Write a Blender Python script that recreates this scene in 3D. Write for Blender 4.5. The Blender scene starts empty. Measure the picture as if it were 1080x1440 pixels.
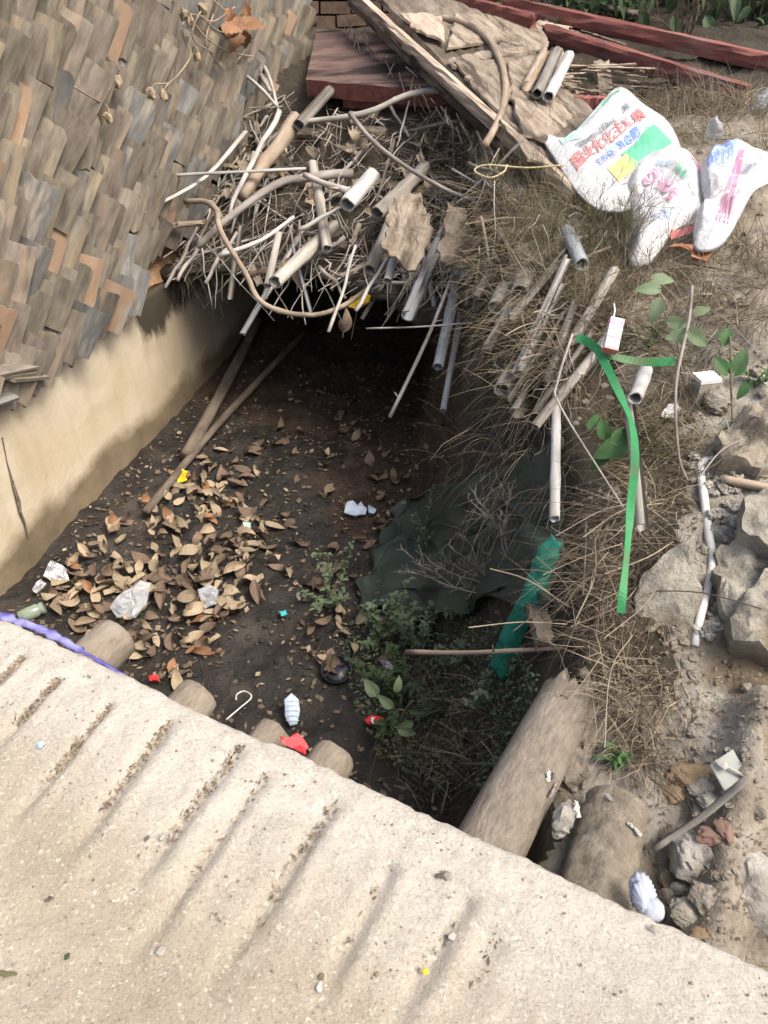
import bpy, bmesh, math, random
import numpy as np
from mathutils import Vector, Matrix, Quaternion, noise as mn
random.seed(7); np.random.seed(7)
R = math.radians
C = bpy.context.scene
COL = C.collection

# ------------------------------------------------------------------ camera
CAMZ = 1.25; PITCH = R(38); FPX = 1081.0
cd = bpy.data.cameras.new('camera'); cam = bpy.data.objects.new('camera', cd); COL.objects.link(cam)
cam.location = (0, 0, CAMZ); cam.rotation_euler = (R(90) - PITCH, 0, 0)
cd.sensor_fit = 'VERTICAL'; cd.sensor_height = 36; cd.lens = 36 * FPX / 1440
cd.clip_start = .02; cd.clip_end = 400
C.camera = cam
# ------------------------------------------------------------------ world, sun, exposure
SUN_AZ = R(118); SUN_EL = R(58)          # azimuth measured from +Y towards +X (sun is to the right, a little behind)
w = bpy.data.worlds.new('World'); C.world = w; w.use_nodes = True
nt = w.node_tree; nt.nodes.clear()
sky = nt.nodes.new('ShaderNodeTexSky'); sky.sky_type = 'NISHITA'; sky.sun_disc = False
sky.sun_elevation = SUN_EL; sky.sun_rotation = SUN_AZ; sky.air_density = 1.0; sky.dust_density = 7.0; sky.ozone_density = .6
bg = nt.nodes.new('ShaderNodeBackground'); bg.inputs['Strength'].default_value = 0.15
wo = nt.nodes.new('ShaderNodeOutputWorld')
nt.links.new(sky.outputs[0], bg.inputs['Color']); nt.links.new(bg.outputs[0], wo.inputs['Surface'])
sd = bpy.data.lights.new('sun', 'SUN'); so = bpy.data.objects.new('sun', sd); COL.objects.link(so)
sd.energy = 1.5; sd.angle = R(20); sd.color = (1, .97, .91)
sv = Vector((math.sin(SUN_AZ) * math.cos(SUN_EL), math.cos(SUN_AZ) * math.cos(SUN_EL), math.sin(SUN_EL)))
so.rotation_euler = sv.to_track_quat('Z', 'Y').to_euler(); so.location = (3, -3, 6)
C.view_settings.view_transform = 'Standard'; C.view_settings.look = 'None'
C.view_settings.gamma = 1; C.view_settings.use_curve_mapping = False
C.view_settings.exposure = 0.85

# ------------------------------------------------------------------ pixel rays and helper geometry
SP, CP = math.sin(PITCH), math.cos(PITCH)
CAM = Vector((0, 0, CAMZ))
def ray(px, py):
    u = (px - 540) / FPX; v = (py - 720) / FPX
    return Vector((u, CP - v * SP, -(SP + v * CP)))
def P(px, py, d): return CAM + ray(px, py) * d
def Pz(px, py, z):
    r = ray(px, py); return CAM + r * ((z - CAMZ) / r.z)
def onplane(px, py, p0, n):
    r = ray(px, py); return CAM + r * ((p0 - CAM).dot(n) / r.dot(n))
def depth(p): return (p - CAM).dot(Vector((0, CP, -SP)))
def px2m(p, px): return px * depth(p) / FPX
def sm(t): t = max(0., min(1., t)); return t * t * (3 - 2 * t)
def lerp(a, b, t): return a + (b - a) * t
def N(x, y, z=0., s=1.): return mn.noise(Vector((x * s, y * s, z * s)))
def FB(x, y, z=0., s=1., o=4): return mn.fractal(Vector((x * s, y * s, z * s)), .9, 2.1, o)

class MB:
    def __init__(s): s.v = []; s.f = []; s.m = []
    def add(s, v, f, mi=0):
        o = len(s.v); s.v.extend(tuple(p) for p in v); s.f.extend(tuple(i + o for i in q) for q in f); s.m.extend([mi] * len(f)); return s
def mesh(name, v, f, mats, smooth=False, mi=None):
    me = bpy.data.meshes.new(name); me.from_pydata([tuple(p) for p in v], [], f)
    for m in (mats if isinstance(mats, (list, tuple)) else [mats]): me.materials.append(m)
    if mi: me.polygons.foreach_set('material_index', mi)
    if smooth: me.polygons.foreach_set('use_smooth', [True] * len(me.polygons))
    me.update(); return me
def tag(o, label=None, cat=None, group=None, kind=None):
    if cat and not kind: kind = 'thing'
    if label: o['label'] = label
    if cat: o['category'] = cat
    if group: o['group'] = group
    if kind: o['kind'] = kind
    return o
def link(name, me, parent=None, loc=None):
    o = bpy.data.objects.new(name, me); COL.objects.link(o)
    if loc is not None: o.location = loc
    if parent is not None: o.parent = parent
    return o
def obj(name, mb, mats, parent=None, smooth=False, loc=(0, 0, 0), axis=None):
    """mesh given in world coordinates; origin moved to loc (world) so every thing has its own base"""
    v, f = (mb.v, mb.f) if isinstance(mb, MB) else mb
    L = Vector(loc)
    pl = parent.location if parent is not None else Vector((0, 0, 0))
    if parent is not None: L = Vector(pl)
    q = axis.to_track_quat('Y', 'Z') if axis is not None and axis.length > 1e-6 else Quaternion(); qi = q.inverted()
    o = link(name, mesh(name, [qi @ (Vector(p) - L) for p in v], f, mats, smooth, mb.m if isinstance(mb, MB) and any(mb.m) else None), parent)
    o.rotation_mode = 'QUATERNION'; o.rotation_quaternion = q
    o.location = (0, 0, 0) if parent is not None else L
    return o
def empty(name, loc, label, cat, group=None):
    o = bpy.data.objects.new(name, None); COL.objects.link(o); o.location = loc; o.empty_display_size = .05
    return tag(o, label, cat, group)

def frames(pts):
    fr = []; t0 = None; n = None
    for i in range(len(pts)):
        t = (pts[min(i + 1, len(pts) - 1)] - pts[max(i - 1, 0)])
        t = t.normalized() if t.length > 1e-9 else Vector((0, 0, 1))
        if n is None:
            a = Vector((0, 0, 1)) if abs(t.z) < .9 else Vector((1, 0, 0))
            n = t.cross(a).normalized()
        else:
            n = (n - t * n.dot(t)); n = n.normalized() if n.length > 1e-6 else t.orthogonal().normalized()
        fr.append((t, n, t.cross(n)))
    return fr
def tube(pts, rad, k=6, cap=True, flat=1.0, jit=0.):
    pts = [Vector(p) for p in pts]
    rads = rad if isinstance(rad, (list, tuple)) else [rad] * len(pts)
    v = []; f = []
    for (t, n, b), p, r in zip(frames(pts), pts, rads):
        for j in range(k):
            a = 2 * math.pi * j / k; rr = r * (1 + random.uniform(-jit, jit))
            v.append(p + n * math.cos(a) * rr + b * math.sin(a) * rr * flat)
    for i in range(len(pts) - 1):
        for j in range(k):
            f.append((i * k + j, i * k + (j + 1) % k, (i + 1) * k + (j + 1) % k, (i + 1) * k + j))
    if cap:
        f.append(tuple(range(k - 1, -1, -1))); e = (len(pts) - 1) * k; f.append(tuple(e + j for j in range(k)))
    return v, f
def smoothpath(pts, sub=4):
    pts = [Vector(p) for p in pts]
    if len(pts) < 3 or sub < 2: return pts
    q = [pts[0] * 2 - pts[1]] + pts + [pts[-1] * 2 - pts[-2]]; o = []
    for i in range(1, len(q) - 2):
        a, b, c, d = q[i - 1:i + 3]
        for s in range(sub):
            t = s / sub
            o.append(.5 * ((2 * b) + (c - a) * t + (2 * a - 5 * b + 4 * c - d) * t * t + (3 * b - a - 3 * c + d) * t ** 3))
    o.append(pts[-1]); return o
def wob(a, b, n, amp):
    """a slightly crooked path from a to b"""
    o = []; s = random.random() * 50
    for i in range(n + 1):
        t = i / n; e = math.sin(math.pi * min(1, max(0, t)))
        p = a.lerp(b, t)
        o.append(p + Vector((N(t * 3, s), N(t * 3, s + 9), N(t * 3, s + 18))) * amp * (0.25 + e))
    return o
def hollow(a, b, r, k=12, wall=.22, node=True, bend=0.0, split=False):
    """bamboo culm: open at both ends, with swollen nodes"""
    L = (b - a).length; n = max(6, int(L / .05)); mb = MB()
    side = (b - a).orthogonal().normalized()
    pts = [a.lerp(b, i / n) + side * bend * math.sin(math.pi * i / n) for i in range(n + 1)]
    ph = random.random()
    rr = []
    for i in range(n + 1):
        z = (i / n * L / .22 + ph) % 1.0
        rr.append(r * (1 + (.13 if node and (z < .06 or z > .94) else 0) + random.uniform(-.015, .015)))
    fr = frames(pts); v = []; f = []
    kk = k if not split else k - 3
    for lay, m in ((0, 1.), (1, 1 - wall)):
        for (t, nn, bb), p, q in zip(fr, pts, rr):
            for j in range(k):
                an = 2 * math.pi * j / k; v.append(p + (nn * math.cos(an) * 1.06 + bb * math.sin(an) * .95) * q * m * (1 + .03 * N(j * .6, ph * 40)) + (t * r * .5 * N(j * .55, ph * 77, 3) if p is pts[0] or p is pts[-1] else Vector()))
    T = (n + 1) * k
    for i in range(n):
        for j in range(kk):
            j2 = (j + 1) % k
            f.append((i * k + j, i * k + j2, (i + 1) * k + j2, (i + 1) * k + j))
            f.append((T + i * k + j, T + (i + 1) * k + j, T + (i + 1) * k + j2, T + i * k + j2))
    for e in (0, n):
        for j in range(kk):
            j2 = (j + 1) % k; q = (e * k + j, e * k + j2, T + e * k + j2, T + e * k + j)
            f.append(q if e == n else q[::-1])
    return v, f
def boxpts(p, ax, ay, az):
    v = [p + ax * i + ay * j + az * k for k in (-1, 1) for j in (-1, 1) for i in (-1, 1)]
    f = [(0, 2, 3, 1), (4, 5, 7, 6), (0, 1, 5, 4), (2, 6, 7, 3), (0, 4, 6, 2), (1, 3, 7, 5)]
    return v, f
def beam(a, b, wd, th, up=Vector((0, 0, 1)), n=14, rough=.004, endj=.02):
    """a sawn timber with uneven faces and broken ends"""
    t = (b - a).normalized(); s = t.cross(up).normalized(); u = s.cross(t)
    ring = []
    m = 3
    for i in range(m): ring.append((-1 + 2 * i / m, -1))
    for i in range(m): ring.append((1, -1 + 2 * i / m))
    for i in range(m): ring.append((1 - 2 * i / m, 1))
    for i in range(m): ring.append((-1, 1 - 2 * i / m))
    K = len(ring); v = []; f = []; sd_ = random.random() * 90
    for i in range(n + 1):
        for j, (x, y) in enumerate(ring):
            e = random.uniform(-endj, endj) if i in (0, n) else 0
            p = a.lerp(b, i / n) + t * e
            rr = rough * 2 * N(i * .7 + sd_, j * .9)
            ch = .86 if abs(x) == 1 and abs(y) == 1 else 1
            v.append(p + s * (x * wd / 2 * ch + rr) + u * (y * th / 2 * ch + rr))
    for i in range(n):
        for j in range(K): f.append((i * K + j, i * K + (j + 1) % K, (i + 1) * K + (j + 1) % K, (i + 1) * K + j))
    f.append(tuple(range(K - 1, -1, -1))); f.append(tuple(n * K + j for j in range(K)))
    return v, f
def slab(outline, p0, n, th, jag=.0, rings=5, bump=.0, bs=9., bulge=0.):
    """closed solid from a pixel outline lying on a real plane"""
    n = n.normalized(); pts = [onplane(x, y, p0, n) for x, y in outline]
    fine = []
    for i in range(len(pts)):
        a, b = pts[i], pts[(i + 1) % len(pts)]; k = max(2, min(8, int((b - a).length / .02)))
        for j in range(k):
            q = a.lerp(b, j / k); fine.append(q)
    c = sum(fine, Vector()) / len(fine)
    if jag: fine = [q + (q - c).normalized() * random.uniform(-jag, jag) for q in fine]
    K = len(fine); v = []; f = []; s0 = random.random() * 60
    def bmp(q): return bump * FB(q.x, q.y, q.z + s0, bs) if bump else 0.
    for r in range(rings, 0, -1):
        t = 1 if r == rings else .97 * (r / (rings - 1)) ** .8
        for q in fine:
            w_ = c.lerp(q, t)
            v.append(w_ + n * (th * (.82 if r == rings else 1) + bmp(w_) + bulge * (1 - t * t)))
    v.append(c + n * (th + bmp(c) + bulge)); ci = len(v) - 1
    for r in range(rings - 1):
        for j in range(K): f.append((r * K + j, r * K + (j + 1) % K, (r + 1) * K + (j + 1) % K, (r + 1) * K + j))
    l = (rings - 1) * K
    for j in range(K): f.append((l + j, l + (j + 1) % K, ci))
    b0 = len(v)
    for q in fine: v.append(q + (q - c) * .02)
    for j in range(K): f.append((b0 + j, b0 + (j + 1) % K, (j + 1) % K, j))
    f.append(tuple(b0 + j for j in range(K - 1, -1, -1)))
    # orient so that +n is up
    a = (v[1] - v[0]).cross(v[K] - v[0])
    if a.dot(n) < 0: f = [q[::-1] for q in f]
    return v, f
_ico = {}
def ico(sub):
    if sub not in _ico:
        bm = bmesh.new(); bmesh.ops.create_icosphere(bm, subdivisions=sub, radius=1)
        _ico[sub] = ([v.co.copy() for v in bm.verts], [tuple(x.index for x in q.verts) for q in bm.faces]); bm.free()
    return _ico[sub]
def rock(p, r, sub=3, sq=(1, 1, .75), amp=.3, facet=.5):
    V, F = ico(sub); s0 = random.random() * 80; rot = Quaternion((random.random(), random.random(), random.random(), 1)).normalized()
    cuts = [(Vector((random.gauss(0, 1), random.gauss(0, 1), random.gauss(0, 1))).normalized(), random.uniform(.6, .9)) for _ in range(7)]
    out = []
    for q in V:
        d = 1 + amp * FB(q.x + s0, q.y, q.z, 1.5, 5)
        m = q * d
        for cn, cd_ in cuts:
            e = m.dot(cn) - cd_
            if e > 0: m = m - cn * e * facet * 1.6 if facet * 1.6 < 1 else m - cn * e
        m = m * (1 + .10 * amp / .3 * FB(q.x * 1 + s0, q.y, q.z, 4.5, 4))
        m = rot @ m
        out.append(p + Vector((m.x * sq[0], m.y * sq[1], m.z * sq[2])) * r)
    return out, F

def poly_in(poly):
    xs = [p[0] for p in poly]; ys = [p[1] for p in poly]
    while True:
        x, y = random.uniform(min(xs), max(xs)), random.uniform(min(ys), max(ys)); c = False
        for i in range(len(poly)):
            (x1, y1), (x2, y2) = poly[i], poly[i - 1]
            if (y1 > y) != (y2 > y) and x < (x2 - x1) * (y - y1) / (y2 - y1) + x1: c = not c
        if c: return x, y
# ------------------------------------------------------------------ materials
def ramp(nt, stops, interp='LINEAR'):
    r = nt.nodes.new('ShaderNodeValToRGB'); r.color_ramp.interpolation = interp
    e = r.color_ramp.elements
    while len(e) < len(stops): e.new(.5)
    for k, (p, c) in zip(e, stops): k.position = p; k.color = (*c, 1)
    return r
def M(name, cols, scale=14, detail=8, rough=.85, bump=.35, bscale=60, rnd=.25, stretch=(1, 1, 1), spec=.3, dist=.004,
      stain=None, stain_scale=3, stain_lo=.5, stain_hi=.62, transl=0, hue=.0, two=False, world=False, nrough=.6):
    m = bpy.data.materials.new(name); m.use_nodes = True; nt = m.node_tree; nd = nt.nodes; L = nt.links
    b = nd['Principled BSDF']; b.inputs['Roughness'].default_value = rough; b.inputs['Specular IOR Level'].default_value = spec
    tc = nd.new('ShaderNodeTexCoord'); oi = nd.new('ShaderNodeObjectInfo')
    mp = nd.new('ShaderNodeMapping'); mp.inputs['Scale'].default_value = stretch
    if world:
        g = nd.new('ShaderNodeNewGeometry'); L.new(g.outputs['Position'], mp.inputs['Vector'])
    else:
        va = nd.new('ShaderNodeVectorMath'); va.operation = 'ADD'
        vm = nd.new('ShaderNodeVectorMath'); vm.operation = 'SCALE'; vm.inputs[0].default_value = (37, 19, 53)
        L.new(oi.outputs['Random'], vm.inputs['Scale']); L.new(tc.outputs['Object'], va.inputs[0]); L.new(vm.outputs[0], va.inputs[1])
        L.new(va.outputs[0], mp.inputs['Vector'])
    n1 = nd.new('ShaderNodeTexNoise'); n1.inputs['Scale'].default_value = scale; n1.inputs['Detail'].default_value = detail; n1.inputs['Roughness'].default_value = nrough
    L.new(mp.outputs[0], n1.inputs['Vector'])
    k = len(cols); rp = ramp(nt, [(.28 + .44 * i / max(1, k - 1), c) for i, c in enumerate(cols)])
    L.new(n1.outputs['Fac'], rp.inputs['Fac']); col = rp.outputs['Color']
    if stain:
        n3 = nd.new('ShaderNodeTexNoise'); n3.inputs['Scale'].default_value = stain_scale; n3.inputs['Detail'].default_value = 6
        L.new(mp.outputs[0], n3.inputs['Vector'])
        r3 = ramp(nt, [(stain_lo, (0, 0, 0)), (stain_hi, (1, 1, 1))]); L.new(n3.outputs['Fac'], r3.inputs['Fac'])
        mx = nd.new('ShaderNodeMix'); mx.data_type = 'RGBA'; L.new(r3.outputs['Color'], mx.inputs['Factor'])
        L.new(col, mx.inputs[6]); mx.inputs[7].default_value = (*stain, 1); col = mx.outputs[2]
    if rnd:
        hs = nd.new('ShaderNodeHueSaturation'); mr = nd.new('ShaderNodeMapRange')
        mr.inputs['To Min'].default_value = 1 - rnd; mr.inputs['To Max'].default_value = 1 + rnd
        L.new(oi.outputs['Random'], mr.inputs['Value']); L.new(mr.outputs[0], hs.inputs['Value']); L.new(col, hs.inputs['Color']); col = hs.outputs['Color']
        if hue:
            m2 = nd.new('ShaderNodeMath'); m2.operation = 'MULTIPLY'; m2.inputs[1].default_value = 7.31
            m3 = nd.new('ShaderNodeMath'); m3.operation = 'FRACT'; L.new(oi.outputs['Random'], m2.inputs[0]); L.new(m2.outputs[0], m3.inputs[0])
            m4 = nd.new('ShaderNodeMapRange'); m4.inputs['To Min'].default_value = .5 - hue; m4.inputs['To Max'].default_value = .5 + hue
            L.new(m3.outputs[0], m4.inputs['Value']); L.new(m4.outputs[0], hs.inputs['Hue'])
    L.new(col, b.inputs['Base Color'])
    if bump:
        n2 = nd.new('ShaderNodeTexNoise'); n2.inputs['Scale'].default_value = bscale; n2.inputs['Detail'].default_value = 8; n2.inputs['Roughness'].default_value = .65
        L.new(mp.outputs[0], n2.inputs['Vector'])
        bp = nd.new('ShaderNodeBump'); bp.inputs['Strength'].default_value = bump; bp.inputs['Distance'].default_value = dist
        L.new(n2.outputs['Fac'], bp.inputs['Height']); L.new(bp.outputs[0], b.inputs['Normal'])
    if transl:
        tr = nd.new('ShaderNodeBsdfTranslucent'); ms = nd.new('ShaderNodeMixShader'); ms.inputs[0].default_value = transl
        L.new(col, tr.inputs['Color']); L.new(b.outputs[0], ms.inputs[1]); L.new(tr.outputs[0], ms.inputs[2]); L.new(ms.outputs[0], nd['Material Output'].inputs['Surface'])
    return m
def flatm(name, c, rough=.5, spec=.4, bump=0): return M(name, [tuple(x * .85 for x in c), c], scale=25, rough=rough, spec=spec, bump=bump, rnd=0)

m_concrete = None
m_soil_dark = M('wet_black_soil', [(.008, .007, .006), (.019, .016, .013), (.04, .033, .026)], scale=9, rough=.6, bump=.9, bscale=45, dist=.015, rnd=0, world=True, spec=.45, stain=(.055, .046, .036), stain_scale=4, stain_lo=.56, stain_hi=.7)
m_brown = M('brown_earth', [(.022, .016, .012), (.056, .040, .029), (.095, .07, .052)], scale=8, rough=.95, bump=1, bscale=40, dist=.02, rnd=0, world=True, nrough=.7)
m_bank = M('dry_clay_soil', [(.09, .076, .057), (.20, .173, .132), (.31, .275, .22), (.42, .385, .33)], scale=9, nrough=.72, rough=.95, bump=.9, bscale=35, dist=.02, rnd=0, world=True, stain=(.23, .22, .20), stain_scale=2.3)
m_face = M('damp_soil_and_shade', [(.022, .019, .014), (.05, .042, .03), (.085, .07, .048)], scale=8, rough=.9, bump=.9, bscale=40, dist=.02, rnd=0, world=True)  # damp ditch soil, also stands for shade behind the beams and tiles
m_tile = M('grey_fired_clay', [(.075, .064, .05), (.165, .143, .113), (.26, .23, .185)], scale=7, stretch=(3.2, 3.2, .8), rough=.92, bump=.45, bscale=50, rnd=.3, hue=.014, stain=(.30, .235, .16), stain_scale=5, stain_lo=.53, stain_hi=.72)
m_tileb = M('bluish_fired_clay', [(.07, .069, .064), (.135, .133, .124), (.22, .215, .198)], scale=7, stretch=(3.2, 3.2, .8), rough=.9, bump=.35, bscale=50, rnd=.28, stain=(.33, .29, .23), stain_scale=6, stain_lo=.55, stain_hi=.7)
m_tileo = M('orange_fired_clay', [(.20, .165, .125), (.29, .195, .125), (.36, .185, .09)], scale=6, stretch=(2.5, 2.5, .9), rough=.92, bump=.35, bscale=50, rnd=.2, stain=(.30, .27, .22), stain_scale=6, stain_lo=.5, stain_hi=.65)
m_clay = M('orange_clay', [(.22, .12, .06), (.36, .22, .12), (.42, .30, .19)], scale=10, bump=.6, bscale=50, dist=.01, rnd=0, world=True)
m_brick = M('old_brick', [(.07, .045, .032), (.13, .088, .062), (.18, .135, .10)], scale=12, bump=.5, bscale=60, rnd=.3)
m_mortar = M('mortar', [(.05, .043, .034), (.09, .08, .064)], rnd=0, world=True)
m_stick = M('grey_weathered_wood', stretch=(1, .25, 1), cols=[(.14, .12, .10), (.27, .245, .215), (.42, .39, .35)], scale=18, rough=.9, bump=.4, bscale=90, rnd=.35, hue=.015)
m_twig = M('dark_dry_twig', stretch=(1, .25, 1), cols=[(.055, .045, .034), (.13, .105, .08), (.22, .185, .14)], scale=18, rough=.9, bump=.4, bscale=90, rnd=.35)
m_pale = M('bleached_wood', stretch=(1, .25, 1), cols=[(.22, .205, .18), (.37, .352, .322), (.49, .475, .445)], scale=20, rough=.85, bump=.3, bscale=90, rnd=.15)
m_vine = M('brown_woody_vine', stretch=(1, .25, 1), cols=[(.13, .098, .07), (.29, .23, .17), (.42, .35, .27)], scale=15, rough=.85, bump=.4, bscale=80, rnd=.15)
m_bamboo = M('weathered_bamboo', [(.12, .105, .085), (.27, .25, .215), (.42, .40, .36)], scale=40, stretch=(1, .07, 1), rough=.7, bump=.2, bscale=70, rnd=.3, stain=(.10, .085, .065), stain_scale=14, stain_lo=.54, stain_hi=.68)
m_bamboow = M('bleached_bamboo', [(.22, .205, .18), (.40, .385, .36), (.53, .52, .495)], scale=40, stretch=(1, .07, 1), rough=.65, bump=.2, bscale=70, rnd=.1, stain=(.32, .29, .25), stain_scale=7, stain_lo=.6, stain_hi=.68)
m_bamboob = M('bluish_bamboo', [(.13, .135, .14), (.26, .275, .285), (.39, .405, .415)], scale=40, stretch=(1, .07, 1), rough=.65, bump=.2, bscale=70, rnd=.1, stain=(.16, .15, .135), stain_scale=6, stain_lo=.58, stain_hi=.7)
m_red = M('flaking_red_paint', [(.10, .042, .036), (.19, .068, .055), (.26, .11, .092)], scale=30, stretch=(1, .15, 1), rough=.72, bump=.4, bscale=60, rnd=.12, stain=(.19, .13, .11), stain_scale=14, stain_lo=.57, stain_hi=.66)
m_redtop = M('worn_board_face', [(.05, .034, .03), (.13, .085, .072), (.20, .14, .12)], scale=16, stretch=(.25, 1, 1), rough=.8, bump=.5, bscale=60, rnd=.1, stain=(.022, .016, .014), stain_scale=6, stain_lo=.52, stain_hi=.6)
m_board = M('rotten_board', [(.085, .067, .05), (.215, .175, .135), (.31, .265, .215)], scale=16, stretch=(1, .3, 1), rough=.9, bump=.8, bscale=40, dist=.01, rnd=.12, stain=(.085, .067, .05), stain_scale=4, stain_lo=.55, stain_hi=.64)
m_rail = M('split_timber', [(.20, .15, .105), (.38, .305, .235), (.50, .42, .34)], scale=40, stretch=(1, .08, 1), rough=.88, bump=.6, bscale=60, rnd=.1, stain=(.12, .09, .07), stain_scale=8, stain_lo=.57, stain_hi=.65)
m_bark = M('dry_bark', [(.085, .065, .048), (.225, .185, .14), (.33, .285, .23)], scale=26, stretch=(1, .2, 1), rough=.95, bump=.8, bscale=50, dist=.008, rnd=.2, stain=(.07, .055, .042), stain_scale=12, stain_lo=.57, stain_hi=.65)
m_log = M('stripped_log', [(.115, .092, .068), (.215, .18, .138), (.30, .262, .21)], scale=80, stretch=(1, .35, 1), nrough=.8, rough=.95, bump=1, bscale=70, dist=.006, rnd=.08, stain=(.27, .235, .19), stain_scale=12, stain_lo=.5, stain_hi=.7)
m_logold = M('old_split_log', [(.10, .083, .064), (.19, .162, .127), (.28, .245, .20)], scale=70, stretch=(1, .45, 1), nrough=.8, rough=.95, bump=1, bscale=80, dist=.008, rnd=.05, stain=(.25, .222, .18), stain_scale=16, stain_lo=.5, stain_hi=.68)
m_logmud = M('mud_caked_log', [(.10, .085, .062), (.20, .172, .13), (.30, .265, .21)], nrough=.72, scale=18, rough=.95, bump=1., bscale=45, dist=.015, rnd=.1)
m_leaf = M('dry_tan_leaf', [(.19, .145, .092), (.30, .24, .16), (.39, .325, .235)], scale=22, rough=.75, bump=.2, bscale=60, rnd=.3, hue=.006, stain=(.17, .115, .07), stain_scale=18, stain_lo=.58, stain_hi=.7)
m_leafb = M('dry_brown_leaf', [(.07, .05, .035), (.14, .10, .07), (.21, .155, .11)], scale=22, rough=.75, bump=.2, bscale=60, rnd=.35, hue=.005)
m_leafr = M('rust_leaf', [(.17, .085, .045), (.29, .155, .08)], scale=22, rough=.75, bump=.2, rnd=.3)
m_straw = M('dry_straw', [(.19, .155, .10), (.33, .275, .19), (.44, .38, .28)], scale=5, rough=.85, bump=0, rnd=0, transl=.2, world=True, hue=.0)
m_strawd = M('dead_brown_straw', [(.05, .039, .027), (.11, .086, .06), (.18, .145, .105)], scale=5, rough=.9, bump=0, rnd=0, transl=.15, world=True)
m_olive = M('olive_wispy_grass', [(.075, .072, .036), (.15, .14, .075), (.22, .205, .12)], scale=5, rough=.85, bump=0, rnd=0, transl=.25, world=True)
m_green = M('dusty_green_leaf', [(.085, .125, .065), (.15, .205, .115), (.23, .285, .18)], scale=12, rough=.7, bump=.1, rnd=.15, transl=.25)
m_greenb = M('fresh_green_leaf', [(.035, .085, .03), (.06, .14, .045), (.10, .20, .075)], scale=12, rough=.6, bump=.1, rnd=.2, transl=.25)
m_greend = M('dark_green_leaf', [(.025, .048, .02), (.05, .085, .036), (.075, .115, .055)], scale=12, rough=.55, bump=.1, rnd=.3, transl=.2)
m_stem = M('green_brown_stem', [(.08, .075, .04), (.15, .14, .085)], rnd=.2)
m_sack = M('woven_white_plastic', [(.54, .54, .55), (.61, .61, .62), (.66, .66, .67)], scale=6, rough=.55, bump=.75, bscale=16, dist=.022, rnd=.03, stain=(.50, .46, .40), stain_scale=7, stain_lo=.56, stain_hi=.74, transl=.12)
m_inkred = flatm('red_ink', (.74, .20, .19)); m_inkpink = flatm('pink_ink', (.78, .28, .42)); m_inkblue = flatm('blue_ink', (.25, .33, .66))
m_inkpale = flatm('pale_blue_ink', (.38, .52, .80)); m_inkblk = flatm('grey_ink', (.14, .16, .17)); m_inkgreen = flatm('green_ink', (.13, .46, .28))
m_inkyel = flatm('yellow_green_ink', (.58, .60, .22)); m_inkmint = flatm('mint_ink', (.42, .62, .52))
m_white = flatm('white_paper', (.76, .76, .75), rough=.7); m_paleblue = flatm('pale_blue_cloth', (.55, .66, .78), rough=.8)
m_redwrap = flatm('red_foil', (.62, .035, .04), rough=.35); m_yellow = flatm('yellow_print', (.75, .52, .02), rough=.4)
m_strap = M('green_plastic_strap', [(.045, .25, .09), (.065, .34, .13)], scale=30, rough=.45, bump=.4, bscale=120, dist=.003, rnd=0, transl=.3, stain=(.16, .22, .12), stain_scale=14, stain_lo=.52, stain_hi=.7)
m_net = M('green_netting', [(.012, .13, .085), (.025, .24, .16), (.03, .29, .20)], scale=30, rough=.7, bump=.9, bscale=160, dist=.006, rnd=0, transl=.15)
m_tarp = M('dark_shade_cloth', [(.022, .036, .028), (.045, .062, .05), (.075, .09, .072)], scale=4, rough=.62, bump=.4, bscale=180, dist=.003, rnd=0, spec=.35)
m_purple = M('blue_violet_plastic', [(.06, .055, .24), (.13, .12, .38), (.38, .38, .58)], scale=18, rough=.35, bump=.5, bscale=90, rnd=0)
m_stone = M('pale_concrete_rubble', [(.17, .155, .13), (.34, .32, .28), (.47, .45, .405)], scale=16, rough=.95, bump=.9, bscale=50, dist=.01, rnd=.18, stain=(.20, .165, .12), stain_scale=5, stain_lo=.55, stain_hi=.7)
m_slate = M('green_grey_stone', [(.14, .13, .10), (.31, .29, .24), (.45, .43, .37)], scale=14, nrough=.75, rough=.95, bump=1, bscale=45, dist=.018, rnd=.08, world=True, stain=(.17, .135, .09), stain_scale=4, stain_lo=.55, stain_hi=.66)
m_ochre = M('ochre_stone', [(.14, .10, .06), (.26, .19, .12)], scale=9, rough=.95, bump=.7, bscale=50, rnd=.15)
m_redstone = M('broken_brick', [(.13, .08, .06), (.22, .145, .11)], scale=9, rough=.95, bump=.7, bscale=50, rnd=.15)
m_pipe = flatm('white_pipe_plastic', (.62, .61, .58), rough=.5); m_pipeb = flatm('beige_pipe_plastic', (.42, .33, .24), rough=.5)
m_black = M('black_plastic', [(.008, .008, .010), (.016, .016, .02)], rough=.25, spec=.6, bump=0, rnd=0)
m_foam = M('white_foam', [(.36, .39, .46), (.47, .50, .56)], scale=30, rough=.8, bump=.4, bscale=120, rnd=0, transl=.15)
m_foil = bpy.data.materials.new('silver_foil'); m_foil.use_nodes = True
_b = m_foil.node_tree.nodes['Principled BSDF']; _b.inputs['Base Color'].default_value = (.62, .64, .68, 1); _b.inputs['Metallic'].default_value = .75; _b.inputs['Roughness'].default_value = .35
def clearm(name, c, mix):
    m = bpy.data.materials.new(name); m.use_nodes = True; nt = m.node_tree; b = nt.nodes['Principled BSDF']
    b.inputs['Base Color'].default_value = (*c, 1); b.inputs['Roughness'].default_value = .2; b.inputs['Specular IOR Level'].default_value = .7
    t = nt.nodes.new('ShaderNodeBsdfTransparent'); t.inputs[0].default_value = (.95, .97, .96, 1); ms = nt.nodes.new('ShaderNodeMixShader'); ms.inputs[0].default_value = mix
    nt.links.new(t.outputs[0], ms.inputs[1]); nt.links.new(b.outputs[0], ms.inputs[2]); nt.links.new(ms.outputs[0], nt.nodes['Material Output'].inputs['Surface'])
    return m
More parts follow.
